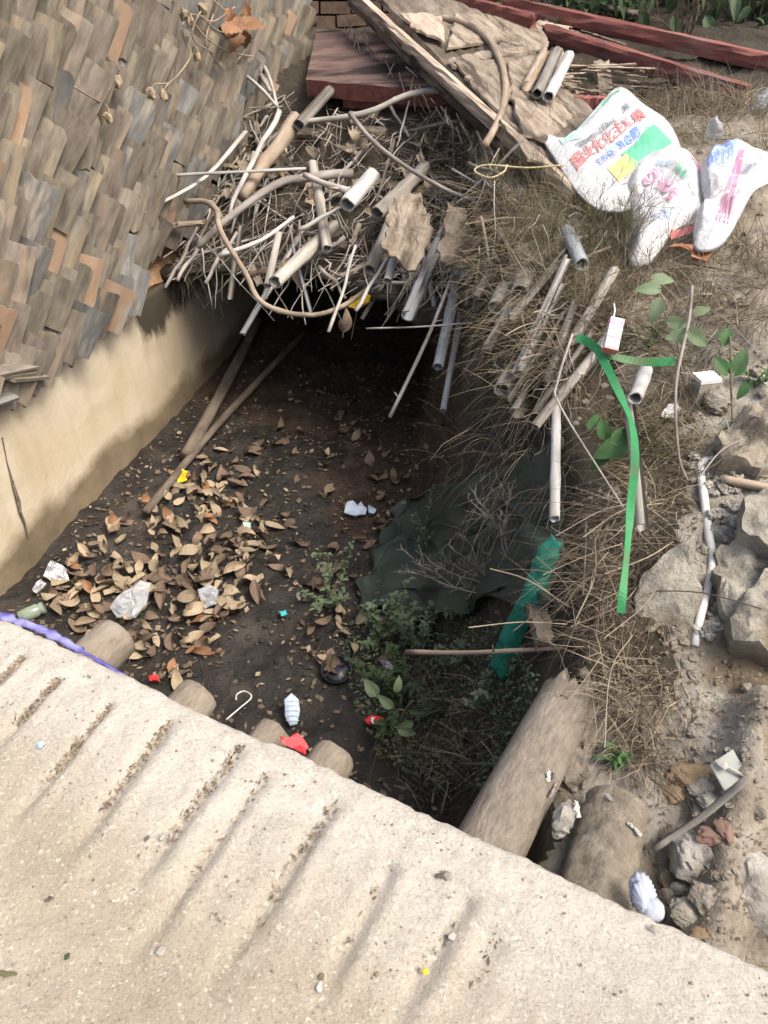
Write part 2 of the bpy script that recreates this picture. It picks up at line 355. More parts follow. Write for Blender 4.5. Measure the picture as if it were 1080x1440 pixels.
m_clear = clearm('thin_clear_plastic', (.60, .62, .66), .42); m_glass = clearm('dusty_glass', (.42, .44, .40), .5); m_green_glass = clearm('greenish_plastic', (.34, .42, .33), .6)

# the road: broom-grooved concrete, with sunlight painted paler towards its edge
def concrete():
    m = bpy.data.materials.new('road_concrete'); m.use_nodes = True; nt = m.node_tree; nd = nt.nodes; L = nt.links; b = nd['Principled BSDF']
    b.inputs['Roughness'].default_value = .92; b.inputs['Specular IOR Level'].default_value = .25
    g = nd.new('ShaderNodeNewGeometry')
    def noise(s, d=8, r=.6):
        n = nd.new('ShaderNodeTexNoise'); n.inputs['Scale'].default_value = s; n.inputs['Detail'].default_value = d; n.inputs['Roughness'].default_value = r
        L.new(g.outputs['Position'], n.inputs['Vector']); return n.outputs['Fac']
    def mix(f, a, c, blend='MIX'):
        x = nd.new('ShaderNodeMix'); x.data_type = 'RGBA'; x.blend_type = blend
        L.new(f, x.inputs['Factor']) if hasattr(f, 'links') else setattr(x.inputs['Factor'], 'default_value', f)
        for s_, q in ((6, a), (7, c)):
            if hasattr(q, 'links'): L.new(q, x.inputs[s_])
            else: x.inputs[s_].default_value = (*q, 1)
        return x.outputs[2]
    def rp(f, st):
        r = ramp(nt, st); L.new(f, r.inputs['Fac']); return r.outputs['Color']
    base = rp(noise(3.2), [(.3, (.37, .318, .238)), (.52, (.45, .395, .305)), (.7, (.52, .475, .39))])
    # sunlit patch painted as paler concrete near the slab edge (b = distance from the edge), ragged limit
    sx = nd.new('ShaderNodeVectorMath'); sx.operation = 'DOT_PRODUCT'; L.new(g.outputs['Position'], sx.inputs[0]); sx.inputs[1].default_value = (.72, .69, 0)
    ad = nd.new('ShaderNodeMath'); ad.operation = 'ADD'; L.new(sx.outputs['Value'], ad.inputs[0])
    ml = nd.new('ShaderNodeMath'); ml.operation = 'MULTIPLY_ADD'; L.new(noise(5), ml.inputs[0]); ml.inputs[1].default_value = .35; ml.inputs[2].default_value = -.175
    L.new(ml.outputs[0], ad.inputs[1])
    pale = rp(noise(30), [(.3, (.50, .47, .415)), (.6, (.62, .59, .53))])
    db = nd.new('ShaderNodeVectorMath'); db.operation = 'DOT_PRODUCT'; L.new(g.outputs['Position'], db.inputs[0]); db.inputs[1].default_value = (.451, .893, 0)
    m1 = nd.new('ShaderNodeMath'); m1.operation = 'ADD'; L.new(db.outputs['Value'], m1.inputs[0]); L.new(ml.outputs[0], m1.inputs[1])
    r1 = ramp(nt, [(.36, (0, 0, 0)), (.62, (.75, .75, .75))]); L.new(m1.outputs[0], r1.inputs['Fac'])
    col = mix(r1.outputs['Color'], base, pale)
    fine = rp(noise(210, 5, .7), [(.36, (.55, .52, .46)), (.5, (1, 1, 1))])
    col = mix(.55, col, fine, 'MULTIPLY')
    spk = rp(noise(120, 5, .65), [(.58, (0, 0, 0)), (.66, (.8, .8, .8))]); col = mix(spk, col, (.72, .67, .57))
    spd = rp(noise(52, 4, .6), [(.70, (0, 0, 0)), (.78, (.7, .7, .7))]); col = mix(spd, col, (.27, .225, .16))
    L.new(col, b.inputs['Base Color'])
    bp = nd.new('ShaderNodeBump'); bp.inputs['Strength'].default_value = .9; bp.inputs['Distance'].default_value = .009; L.new(noise(110, 8, .75), bp.inputs['Height'])
    bp2 = nd.new('ShaderNodeBump'); bp2.inputs['Strength'].default_value = .6; bp2.inputs['Distance'].default_value = .012; L.new(noise(25, 6, .6), bp2.inputs['Height'])
    L.new(bp.outputs[0], bp2.inputs['Normal']); L.new(bp2.outputs[0], b.inputs['Normal'])
    return m
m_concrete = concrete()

# ------------------------------------------------------------------ places: wall line, road edge, terrain
WN = Vector((.963, -.269, 0)).normalized(); WD = Vector((-WN.y, WN.x, 0)); WC = -2.10
def wallp(s, z, off=0.): return WN * (WC + off) + WD * s + Vector((0, 0, z))
def wallx(y): return (WC + .269 * y) / .963
def onwall(px, py, off=0.):
    r = ray(px, py); p = CAM + r * ((WC + off - CAM.dot(WN)) / r.dot(WN)); return p
E0 = Vector((0, .779, 0)); ED = Vector((.893, -.451, 0)).normalized(); EN = Vector((.451, .893, 0)).normalized()
def eb(x, y): return (x - E0.x) * EN.x + (y - E0.y) * EN.y
def ea(x, y): return (x - E0.x) * ED.x + (y - E0.y) * ED.y
FY = [.5, 1.0, 1.5, 1.9, 2.5, 3.3, 4., 5., 9.]; FX = [.10, .10, .10, .14, .12, .10, .22, .3, .3]
TX = [.26, .40, .53, .56, .52, .46, .45, .45, .45]
ZY = [.3, .9, 1.2, 1.5, 2., 2.5, 3.5, 4.5, 6., 7.5, 10.]; ZB = [-.16, -.13, -.07, .0, .11, .20, .33, .44, .62, .95, 1.6]
def H(x, y, nz=True):
    zf = -1.0 + .75 * sm((y - 4.4) / 1.6)
    if nz: zf += .035 * FB(x, y, 3, 1.6, 3) + .024 * FB(x, y, 7, 7, 4) + .010 * abs(N(x, y, 13, 22)) + .008 * abs(FB(x, y, 19, 40, 2))
    zf += .06 * sm(1 - (x - wallx(y)) / .5)
    zb = float(np.interp(y, ZY, ZB)) + .10 * max(0, min(1.5, x - .6))
    if nz: zb += .045 * FB(x, y, 11, 2.2, 4) + .026 * FB(x, y, 17, 9, 4) + .013 * abs(FB(x, y, 23, 30, 3)) + .012 * abs(N(x, y, 29, 16))
    # mud ridge and rubble hollow beside the road
    q = (x - .60) * .9 + (y - .86) * .43
    zb += .085 * math.exp(-((x - (.555 + .51 * (y - .573))) / .05) ** 2) * sm((1.12 - y) / .15)
    zb -= .05 * math.exp(-((x - .44) ** 2 + (y - .72) ** 2) / .012)
    f = float(np.interp(y, FY, FX)); t = float(np.interp(y, FY, TX))
    if nz:
        f += .06 * N(x, y, 31, 2.5); t += .05 * N(x, y, 41, 3)
    z = lerp(zf, zb, sm((x - f) / (t - f)))
    b = eb(x, y)
    if b < .04: z = lerp(z, -.34, sm((.04 - b) / .2))
    return z
LX = [-1.5, -1.1, -.5, 0, .3, .5, .8]; LY = [4.0, 3.8, 3.72, 3.45, 3.2, 2.9, 2.75]
def V(x, y, nz=True):
    l = float(np.interp(x, LX, LY)); e = y - l
    z = -.16 + .66 * sm(e / 1.7) + .12 * sm((e - 1.2) / 2) if e > 0 else -.16 + 1.3 * e
    z += .08 * sm((x - .1) / .5)
    if nz: z += .05 * FB(x, y, 51, 2.6, 4)
    return z
def top(x, y): return max(H(x, y), V(x, y))
def T(px, py, lift=0., surf=H, dmax=9.):
    r = ray(px, py); d = .6
    while d < dmax:
        p = CAM + r * d
        if p.z < surf(p.x, p.y) + lift:
            lo, hi = d - .03, d
            for _ in range(7):
                m = (lo + hi) / 2; p = CAM + r * m
                if p.z < surf(p.x, p.y) + lift: hi = m
                else: lo = m
            return CAM + r * hi
        d += .03
    return CAM + r * dmax
def nrm(p, surf=H, e=.04):
    dx = surf(p.x + e, p.y) - surf(p.x - e, p.y); dy = surf(p.x, p.y + e) - surf(p.x, p.y - e)
    return Vector((-dx, -dy, 2 * e)).normalized()
VIEW = Vector((0, -CP, SP))          # roughly towards the photographer

# --- terrain sheet: ditch floor, ditch face and bank are one sheet, split by damp soil and by shade painted behind the beams
def terrain():
    xs = np.concatenate([np.arange(-2.6, -1.7, .08), np.arange(-1.7, 1.35, .017), np.arange(1.35, 4.5, .08)])
    ys = np.concatenate([np.arange(.25, 3.2, .02), np.arange(3.2, 6.2, .04), np.arange(6.2, 11, .15)])
    nx, ny = len(xs), len(ys); v = []
    for y in ys:
        for x in xs: v.append((x, y, H(float(x), float(y))))
    fl, fa, ba, br, rk = [], [], [], [], []
    for j in range(ny - 1):
        for i in range(nx - 1):
            a = j * nx + i; q = (a, a + 1, a + nx + 1, a + nx); x, y = xs[i], ys[j]
            f = float(np.interp(y, FY, FX)); t = float(np.interp(y, FY, TX))
            k = (x - f) / (t - f) + .25 * N(float(x), float(y), 5, 6)
            nz_ = .5 * N(float(x), float(y), 2, 1.5) + .15 * N(float(x), float(y), 2, 6)
            (br if k < .5 and (y > 3.5 + nz_ or x > f - .35 + nz_ and y > 2.7) else rk if x > .74 + .3 * nz_ and 1.08 + .2 * nz_ < y < 2.0 + .3 * nz_ else fl if k < .12 else fa if k < (1.55 if 1.05 < y < 2.7 else .92) or y > 4.05 + .5 * N(float(x), float(y), 2, 2) else ba).append(q)  # far ground takes the dark soil colour to stand for shade
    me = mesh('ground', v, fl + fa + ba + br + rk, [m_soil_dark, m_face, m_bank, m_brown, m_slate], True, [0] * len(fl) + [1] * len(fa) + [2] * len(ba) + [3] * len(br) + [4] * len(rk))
    tag(link('ground', me), kind='structure')
terrain()
# far ground sheet out to the horizon
far = []
for y, z in ((10.9, 1.55), (40, 6), (120, 9), (300, 9)): far += [(-300, y, z), (-4, y, z), (4, y, z), (300, y, z)]
ff = [(j * 4 + i, j * 4 + i + 1, j * 4 + i + 5, j * 4 + i + 4) for j in range(3) for i in range(3)]
tag(link('hill', mesh('hill', far, ff, m_bank, True)), kind='structure')
# outer ground under and beside (never above the ditch)
tag(link('terrain', mesh('terrain', [(-300, -300, -1.35), (300, -300, -1.35), (300, 12, -1.35), (-300, 12, -1.35)], [(0, 1, 2, 3)], m_bank)), kind='structure')

# --- soil heap across the ditch (what the stick heap lies on), a lip with a dark hollow beneath
def heap():
    v = []; f = []; nx = 60
    prof = [(2.9 - i * .12, 't') for i in range(24)] + [(0.02, 't'), (0., 'l'), (.03, 'b')] + [(.1 + i * .2, 'b') for i in range(11)]
    K = len(prof)
    for i in range(nx + 1):
        x = -1.75 + 2.65 * i / nx
        l = float(np.interp(x, LX, LY)) + .10 * N(x, 3, 1, 3) + .05 * N(x, 7, 1, 11)
        for e, k in prof:
            y = l + e
            zt = V(x, y)
            if k == 't': z = zt - .02
            elif k == 'l': z = V(x, l) - .03
            else: z = V(x, l) - .05 + .10 * min(1.2, e) + .08 * N(x, y, 9, 4)
            xx = x
            if x < wallx(y) - .0 and k != 'x': xx = max(x, wallx(y) - .12)
            v.append((xx, y, z))
    for i in range(nx):
        for j in range(K - 1):
            a = i * K + j; f.append((a, a + 1, a + K + 1, a + K))
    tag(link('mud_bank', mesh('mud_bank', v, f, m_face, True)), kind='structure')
heap()

# --- concrete road slab
def road():
    a0, a1, n = -2.6, 2.2, 400; bs = [0, .004, .012, .025] + list(np.arange(.04, .9, .012)) + list(np.arange(.9, 3.2, .1))
    # grooves (raked across the slab before it set): start pixel, length, width, depth
    G = []
    for (x1, y1, x2, y2, w_, dp) in ((37, 918, -40, 990, .014, .010), (85, 952, -20, 1062, .014, .010), (160, 985, 0, 1172, .013, .012), (243, 1008, 70, 1232, .018, .012), (345, 1042, 150, 1290, .018, .010),
                                (382, 1082, 160, 1380, .014, .009), (475, 1120, 270, 1420, .015, .012), (300, 1090, 230, 1190, .010, .004), (552, 1208, 440, 1420, .016, .012), (665, 1256, 540, 1460, .016, .012), (700, 1320, 640, 1440, .02, .004), (445, 1170, 300, 1440, .012, .004)):
        p, q = Pz(x1, y1, 0), Pz(x2, y2, 0); G.append((ea(p.x, p.y), -eb(p.x, p.y), ea(q.x, q.y), -eb(q.x, q.y), w_, dp))
    v = []; f = []
    NA = n + 1
    for bi, b in enumerate(bs):
        for i in range(NA):
            a = a0 + (a1 - a0) * i / n
            p = E0 + ED * a - EN * b
            e = (.007 * FB(a, 0, 2, 4, 4) + .005 * FB(a, 0, 5, 40, 4)) * max(0, 1 - b / .07)
            rnd_ = -.008 * (1 - min(1, b / .016)) ** 2
            z = rnd_ + .006 * FB(p.x, p.y, 1, 3, 4) + .0045 * FB(p.x, p.y, 6, 18, 4)
            for ga, gb, ha, hb, w_, dp in G:
                if gb - .02 < b < hb + .02:
                    t = (b - gb) / (hb - gb); t = max(0, min(1, t))
                    c = lerp(ga, ha, t) + .007 * N(a * 2, b * 7, ga * 9)
                    wd = w_ * 1.0 * (1 + .5 * N(b * 9, ga))
                    fade = sm(t / .06) * (1 - sm((t - .65) / .35) * .9)
                    z -= 1.35 * dp * fade * math.exp(-((a - c) / wd) ** 2 * 1.5)
                    z += dp * .55 * fade * math.exp(-((a - c - w_ * 1.7) / wd) ** 2 * 1.6)
            q = p + EN * e
            v.append((q.x, q.y, z))
    for r in range(len(bs) - 1):
        for i in range(n):
            k = r * NA + i; f.append((k, k + NA, k + NA + 1, k + 1))
    # the broken front edge of the slab and its underside
    s0 = len(v)
    for zz in (-.05, -.11):
        for i in range(NA):
            q = Vector(v[i]); o = .012 * FB(q.x, q.y, zz * 40, 14, 3)
            v.append((q.x + EN.x * o, q.y + EN.y * o, zz))
    for i in range(n):
        f.append((i, i + 1, s0 + i + 1, s0 + i)); f.append((s0 + i, s0 + i + 1, s0 + NA + i + 1, s0 + NA + i))
    k0 = len(v)
    for i in (0, n): 
        a = a0 + (a1 - a0) * i / n; p = E0 + ED * a - EN * 3.2; v.append((p.x, p.y, -.11))
    f.append(tuple([s0 + NA + i for i in range(NA)] + [k0 + 1, k0]))
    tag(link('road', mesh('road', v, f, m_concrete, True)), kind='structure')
    # road beyond the slab edge, far left, right and behind
    v = []; f = []
    return G
GROOVES = road()

# ------------------------------------------------------------------ the plastered wall
def wallmat():
    m = bpy.data.materials.new('cream_lime_plaster'); m.use_nodes = True; nt = m.node_tree; nd = nt.nodes; L = nt.links; b = nd['Principled BSDF']
    b.inputs['Roughness'].default_value = .9; b.inputs['Specular IOR Level'].default_value = .25
    tc = nd.new('ShaderNodeTexCoord')
    def noise(s, d=7, st=(1, 1, 1), r=.6):
        mp = nd.new('ShaderNodeMapping'); mp.inputs['Scale'].default_value = st; L.new(tc.outputs['Object'], mp.inputs['Vector'])
        n = nd.new('ShaderNodeTexNoise'); n.inputs['Scale'].default_value = s; n.inputs['Detail'].default_value = d; n.inputs['Roughness'].default_value = r; L.new(mp.outputs[0], n.inputs['Vector']); return n.outputs['Fac']
    def rp(f, st):
        r = ramp(nt, st); L.new(f, r.inputs['Fac']); return r.outputs['Color']
    def math_(op, a, c=None, d=None):
        n = nd.new('ShaderNodeMath'); n.operation = op
        for i, q in enumerate((a, c, d)):
            if q is None: continue
            if hasattr(q, 'links'): L.new(q, n.inputs[i])
            else: n.inputs[i].default_value = q
        return n.outputs[0]
    def mix(f, a, c, blend='MIX'):
        x = nd.new('ShaderNodeMix'); x.data_type = 'RGBA'; x.blend_type = blend; L.new(f, x.inputs['Factor'])
        for s_, q in ((6, a), (7, c)):
            if hasattr(q, 'links'): L.new(q, x.inputs[s_])
            else: x.inputs[s_].default_value = (*q, 1)
        return x.outputs[2]
    sp = nd.new('ShaderNodeSeparateXYZ'); L.new(tc.outputs['Object'], sp.inputs[0]); S, Z = sp.outputs['X'], sp.outputs['Z']   # along the wall, height
    col = rp(noise(2.2, 6), [(.3, (.48, .385, .255)), (.52, (.56, .48, .35)), (.7, (.63, .565, .45))])
    col = mix(rp(noise(3.5, 6, (2.2, 1, .35)), [(.52, (0, 0, 0)), (.75, (.5, .5, .5))]), col, (.38, .285, .17))
    # damp tide mark at the foot, its limit wavers along the wall
    lim = math_('MULTIPLY_ADD', noise(1.6, 5), .42, -.96)
    damp = math_('SUBTRACT', lim, Z); damp = math_('MULTIPLY', damp, 11.); dm = nd.new('ShaderNodeClamp'); L.new(damp, dm.inputs[0])
    dcol = rp(noise(5, 6), [(.3, (.14, .108, .068)), (.7, (.25, .20, .13))])
    col = mix(dm.outputs[0], col, dcol)
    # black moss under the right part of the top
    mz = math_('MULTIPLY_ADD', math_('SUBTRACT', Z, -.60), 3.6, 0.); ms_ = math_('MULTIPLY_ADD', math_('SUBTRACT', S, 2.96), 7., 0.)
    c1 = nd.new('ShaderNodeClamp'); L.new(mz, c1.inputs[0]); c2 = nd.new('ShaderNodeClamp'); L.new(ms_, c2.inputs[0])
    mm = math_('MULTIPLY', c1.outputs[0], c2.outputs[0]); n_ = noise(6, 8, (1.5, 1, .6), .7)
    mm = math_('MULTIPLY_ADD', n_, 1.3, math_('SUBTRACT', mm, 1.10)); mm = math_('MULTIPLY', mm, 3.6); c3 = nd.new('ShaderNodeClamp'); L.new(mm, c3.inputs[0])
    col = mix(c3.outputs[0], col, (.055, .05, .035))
    # shade of the heap painted into the plaster towards the inner end, streaky
    inner_shade = math_('MULTIPLY', math_('SUBTRACT', S, 2.9), .75); c4 = nd.new('ShaderNodeClamp'); L.new(inner_shade, c4.inputs[0])
    gg = math_('MULTIPLY', c4.outputs[0], rp(noise(4, 7, (3, 1, .5)), [(.3, (.35, .35, .35)), (.65, (1, 1, 1))])); gg = math_('MULTIPLY', gg, .6); col = mix(gg, col, (.19, .155, .105))
    L.new(col, b.inputs['Base Color'])
    bp = nd.new('ShaderNodeBump'); bp.inputs['Strength'].default_value = .5; bp.inputs['Distance'].default_value = .006; L.new(noise(35, 8), bp.inputs['Height']); L.new(bp.outputs[0], b.inputs['Normal'])
    return m
WT = -.235
def plaster():
    v = []; f = []; ns, nz = 110, 30; org = wallp(0, 0)
    for i in range(ns + 1):
        s = .9 + 5.6 * i / ns
        for j in range(nz + 1):
            z = -1.25 + (WT + 1.25) * j / nz
            v.append((s, -(.006 * FB(s, z, 1, 2.5, 3) + .003 * FB(s, z, 4, 14, 3)) , z))
    for i in range(ns):
        for j in range(nz):
            a = i * (nz + 1) + j; f.append((a, a + nz + 1, a + nz + 2, a + 1))
    T0 = len(v)      # top and back
    for i in range(ns + 1):
        s = .9 + 5.6 * i / ns; v.append((s, .25, WT)); v.append((s, .25, -1.25))
    for i in range(ns):
        a = i * (nz + 1) + nz; f.append((a, a + nz + 1, T0 + 2 * i + 2, T0 + 2 * i)); f.append((T0 + 2 * i, T0 + 2 * i + 2, T0 + 2 * i + 3, T0 + 2 * i + 1))
    o = link('plaster_wall', mesh('plaster_wall', v, f, wallmat(), True))
    o.matrix_world = Matrix(((WD.x, -WN.x, 0, org.x), (WD.y, -WN.y, 0, org.y), (0, 0, 1, 0), (0, 0, 0, 1)))
    tag(o, 'cream plastered retaining wall with a damp brown foot along the ditch', 'wall')
    # vertical crack, a raised line of mud
    return o
plaster()
# wasp-mud line on the wall
q = [onwall(x, y, .008) for x, y in ((3, 615), (10, 650), (18, 680), (25, 705), (28, 720), (35, 735), (40, 755))]
mb = MB(); mb.add(*tube(q, [.003, .003, .005, .008, .010, .006, .003], 6, jit=.5))
obj('mud_tube', mb, m_logmud, loc=q[3]); tag(bpy.data.objects['mud_tube'], 'thin brown mud line running down the cream plaster', 'mud nest')
# clay ledge on top of the wall and core behind the tile pile, darkened to stand for the shaded gap
def ledge():
    v = []; f = []; n = 90
    for i in range(n + 1):
        s = 1.0 + 4.45 * i / n; o = .012 * FB(s, 0, 3, 6, 3)
        for off, z in ((-.015 + o, WT - .004), (.004 + o, WT + .02 + .02 * N(s, 1, 1, 7)), (-.03 + o, WT + .08 + .02 * N(s, 4, 1, 5)), (-.14, WT + .10), (-.16, 1.35), (-.6, 1.35), (-.6, WT - .004)):
            v.append(wallp(s, z, off))
    for i in range(n):
        for j in range(7): f.append((i * 7 + j, i * 7 + (j + 1) % 7, i * 7 + 7 + (j + 1) % 7, i * 7 + 7 + j))
    f.append(tuple(range(7))); f.append(tuple(n * 7 + j for j in range(6, -1, -1)))
    mi = [0 if j in (0, 1, 2, 6) else 1 for i in range(n) for j in range(7)] + [1, 1]
    o = link('clay_bank', mesh('clay_bank', v, f, [m_clay, m_face], False, mi)); tag(bpy.data.objects['clay_bank'], kind='structure')
ledge()

# ------------------------------------------------------------------ stacked roof tiles
def tile_mesh(w_=.135, L_=.20, th=.012, ang=78, chip=0):
    n = 8; sd_ = random.random() * 90; r = w_ / 2 / math.sin(R(ang / 2)); v = []; f = []
    for zi in range(3):
        z = L_ * zi / 2
        for lay in (0, 1):
            rr = r - lay * th
            for i in range(n + 1):
                a = R(-ang / 2 + ang * i / n); zz = z + (chip * (1.6 * N(i * .45, zi * 3, sd_) - (1.2 * (i in (0, n)) * random.random())) if zi in (0, 2) else 0)
                v.append((math.sin(a) * rr, rr * math.cos(a) - r, zz))
    k = n + 1
    def I(z, l, i): return z * 2 * k + l * k + i
    for z in (0, 1):
        for i in range(n):
            f.append((I(z, 0, i), I(z + 1, 0, i), I(z + 1, 0, i + 1), I(z, 0, i + 1)))
            f.append((I(z, 1, i), I(z, 1, i + 1), I(z + 1, 1, i + 1), I(z + 1, 1, i)))
        for i in (0, n):
            q = (I(z, 0, i), I(z, 1, i), I(z + 1, 1, i), I(z + 1, 0, i)); f.append(q if i == 0 else q[::-1])
    for z in (0, 2):
        for i in range(n):
            q = (I(z, 0, i), I(z, 0, i + 1), I(z, 1, i + 1), I(z, 1, i)); f.append(q if z == 0 else q[::-1])
    me = mesh('roof_tile', v, f, m_tile, True)
    for e in me.edges: pass
    return me
tvars = [tile_mesh(random.uniform(.14, .155), random.uniform(.205, .225), random.uniform(.012, .018), random.uniform(34, 62), random.choice((0, .003, .008, .014))) for _ in range(10)]
for me in tvars: me.set_sharp_from_angle(angle=R(40))
ntile = 0
rowname = ['lowest', 'second', 'third', 'fourth', 'fifth', 'sixth', 'seventh', 'eighth', 'ninth', 'top']
for row in range(8):
    z = WT + .03 + row * .166; s = 1.55 + row * .12 + random.uniform(0, .08)
    while s < 5.35:
        step = random.uniform(.060, .092)
        if row == 0 and 2.95 < s: s += step; continue          # bare clay ledge here
        if row == 1 and s > 3.75: s += step; continue
        a = R(random.gauss(50, 7)); lean = R(-random.gauss(32, 4)); tilt = R(random.gauss(16, 3))
        fn = (WN * math.cos(a) - WD * math.sin(a)); tx = (WD * math.cos(a) + WN * math.sin(a)); up = Vector((0, 0, 1))
        # lean along the wall, then kick the lower end out
        B = Matrix((tx, fn, up)).transposed()
        B = Matrix.Rotation(lean, 3, fn) @ B
        B = Matrix.Rotation(-tilt, 3, B.col[0]) @ B
        o = link('roof_tile', random.choice(tvars))
        off = .015 + random.uniform(-.02, .032) + (.02 if row == 0 else 0)
        o.matrix_world = Matrix.Translation(wallp(s, z + random.uniform(-.010, .010), off)) @ B.to_4x4()
        k = random.random(); o.material_slots[0].link = 'OBJECT'
        o.material_slots[0].material = m_tileo if k < .045 else m_tileb if k < .18 else m_tile
        kind = 'orange stained curved roof tile' if k < .045 else 'bluish grey curved roof tile' if k < .18 else 'grey brown curved roof tile'
        sec = 'near end' if s < 2.55 else 'middle' if s < 3.6 else 'far end'
        tag(o, f'{kind} in the {rowname[row]} row of the tile pile, {sec}', 'roof tile', f'stacked roof tiles, {rowname[row]} row'); ntile += 1
        s += step
print('tiles', ntile)
# nested eave tiles at the near lower corner of the pile
for i, (px, py) in enumerate(((48, 520), (40, 512), (32, 505), (2, 548))):
    o = link('roof_tile', tvars[i]); p = onwall(px, py, .035)
    B = Matrix((WN, Vector((0, 0, 1)), -WD)).transposed(); B = Matrix.Rotation(R(-24 + 3 * i), 3, WN) @ B
    o.matrix_world = Matrix.Translation(p) @ B.to_4x4()
    if i == 3: o.material_slots[0].link = 'OBJECT'; o.material_slots[0].material = m_tileb
    tag(o, 'bluish grey tile lying arched on the wall top at the near corner' if i == 3 else f'arched grey tile lying nested on the wall top, {["outermost", "middle", "innermost"][i]} of three', 'roof tile', 'nested tiles on the wall top')

# ------------------------------------------------------------------ brick wall at the far end
bw = empty('brick_wall', P(440, 60, 5.6), 'old brown brick wall behind the tile pile and stick heap', 'wall')
p0 = P(450, 60, 5.6)
mb = MB(); mb.add(*boxpts(p0 + Vector((0, .12, .1)), Vector((.8, .18, 0)), Vector((-.012, .055, 0)), Vector((0, 0, .85)))); obj('mortar', mb, m_mortar, bw)
bme = None
for r_ in range(13):
    for c_ in range(7):
        q = p0 + Vector((.8, .18, 0)) * ((c_ - 3 + (.5 if r_ % 2 else 0)) / 3.6) + Vector((0, .062, -.55 + r_ * .085))
        if bme is None:
            vv, ffx = boxpts(Vector((0, 0, 0)), Vector((.105, .02, 0)), Vector((-.012, .05, 0)), Vector((0, 0, .036)))
            bme = mesh('brick', vv, ffx, m_brick)
        o = link('brick', bme, bw); o.location = q - bw.location + Vector((random.uniform(-.006, .006), random.uniform(-.012, .008), random.uniform(-.004, .004))); o.rotation_euler = (random.uniform(-.03, .03), random.uniform(-.04, .04), random.uniform(-.04, .04))

# ------------------------------------------------------------------ timbers at the top
def quadslab(name, c, th, mats, label, cat, parent=None, n=10, rough=.004):
    """thick board from four 3-D corners (a,b along the front; c,d along the back)"""
    a, b, cc, d = c; up = (b - a).cross(d - a).normalized(); up = up if up.z > 0 else -up
    v = []; f = []
    for lay in (0, 1):
        for i in range(n + 1):
            for j in range(n + 1):
                q = a.lerp(b, i / n).lerp(d.lerp(cc, i / n), j / n)
                v.append(q - up * th * lay + up * rough * 2 * N(i * .8, j * .8, lay * 5))
    k = n + 1; T_ = k * k
    for i in range(n):
        for j in range(n):
            f.append((i * k + j, (i + 1) * k + j, (i + 1) * k + j + 1, i * k + j + 1)); f.append((T_ + i * k + j, T_ + i * k + j + 1, T_ + (i + 1) * k + j + 1, T_ + (i + 1) * k + j))
    for i in range(n):
        for (u0, u1) in (((i, 0), (i + 1, 0)), ((i + 1, n), (i, n)), ((0, i + 1), (0, i)), ((n, i), (n, i + 1))):
            f.append((u0[0] * k + u0[1], T_ + u0[0] * k + u0[1], T_ + u1[0] * k + u1[1], u1[0] * k + u1[1]))
    mi = [0] * (2 * n * n) + [1] * (4 * n)
    o = link(name, mesh(name, [q - a for q in v], f, mats, False, mi)); o.location = a
    if parent: o.parent = parent; o.location = a - parent.location
    return tag(o, label, cat) if label else o
quadslab('red_board', [P(430, 112, 4.25), P(660, 132, 4.0), P(560, 48, 4.6), P(446, 40, 4.85)], .085, [m_redtop, m_red], 'thick red edged board with a black stained worn top face', 'board')
quadslab('lower_board', [P(482, 132, 4.28), P(690, 152, 4.1), P(680, 120, 4.4), P(500, 110, 4.5)], .07, [m_redtop, m_red], 'dark red timber lying under the thick worn board', 'board')
# the big rotten panel with its edge rail
pan = empty('rotten_panel', P(640, 100, 3.9), 'large weathered wooden panel with peeling bark sloping down to the sacks', 'panel')
cA, cB, cC, cD = P(500, -40, 4.75), P(792, 262, 3.08), P(850, 170, 3.45), P(648, -30, 4.95)
quadslab('panel_face', [cA, cB, cC, cD], .03, [m_board, m_rail], None, None, pan, 24, .010)
a, b = P(490, -14, 4.62), P(808, 276, 3.0)
obj('edge_rail', beam(a, b, .05, .06, n=30, rough=.006), m_rail, pan, axis=b - a)
obj('under_rail', beam(a - Vector((-.005, 0, .05)), b - Vector((-.005, 0, .05)), .045, .06, n=30, rough=.014), m_bark, pan, axis=b - a)
pn = (cB - cA).cross(cD - cA).normalized(); pn = pn if pn.z > 0 else -pn
pc = (cA + cB + cC + cD) / 4
for i, ol in enumerate(([(640, 20), (760, 30), (770, 75), (700, 60), (630, 70)], [(630, 85), (680, 75), (770, 66), (760, 72), (690, 84), (640, 98)], [(640, 90), (700, 85), (720, 130), (705, 165), (660, 120)],
                        [(715, 90), (790, 70), (810, 120), (812, 160), (770, 200), (735, 190), (718, 140)], [(560, 20), (620, 25), (625, 60), (585, 45)], [(700, 170), (735, 195), (770, 235), (740, 225)])):
    obj('bark_sheet', slab(ol, pc + pn * (.004 + .003 * i), (pn + Vector((random.uniform(-.012, .012), random.uniform(-.012, .012), 0))).normalized(), .012, .012, 7, .009, 14), m_bark if i != 4 else m_rail, pan, axis=cB - cA)
# splinters sticking out below the rail
mb = MB()
for i in range(60):
    t = random.random(); q = P(480, 5, 4.66).lerp(P(756, 246, 3.16), t) - Vector((.0, 0, random.uniform(.03, .12)))
    mb.add(*tube(wob(q, q + (cB - cA).normalized() * random.uniform(.05, .22) + Vector((random.uniform(-.06, .02), random.uniform(-.05, .02), random.uniform(-.07, .03))), 3, .008), [.005, .004, .003, .001], 4))
tag(obj('splinter', mb, m_board, pan), kind='stuff')

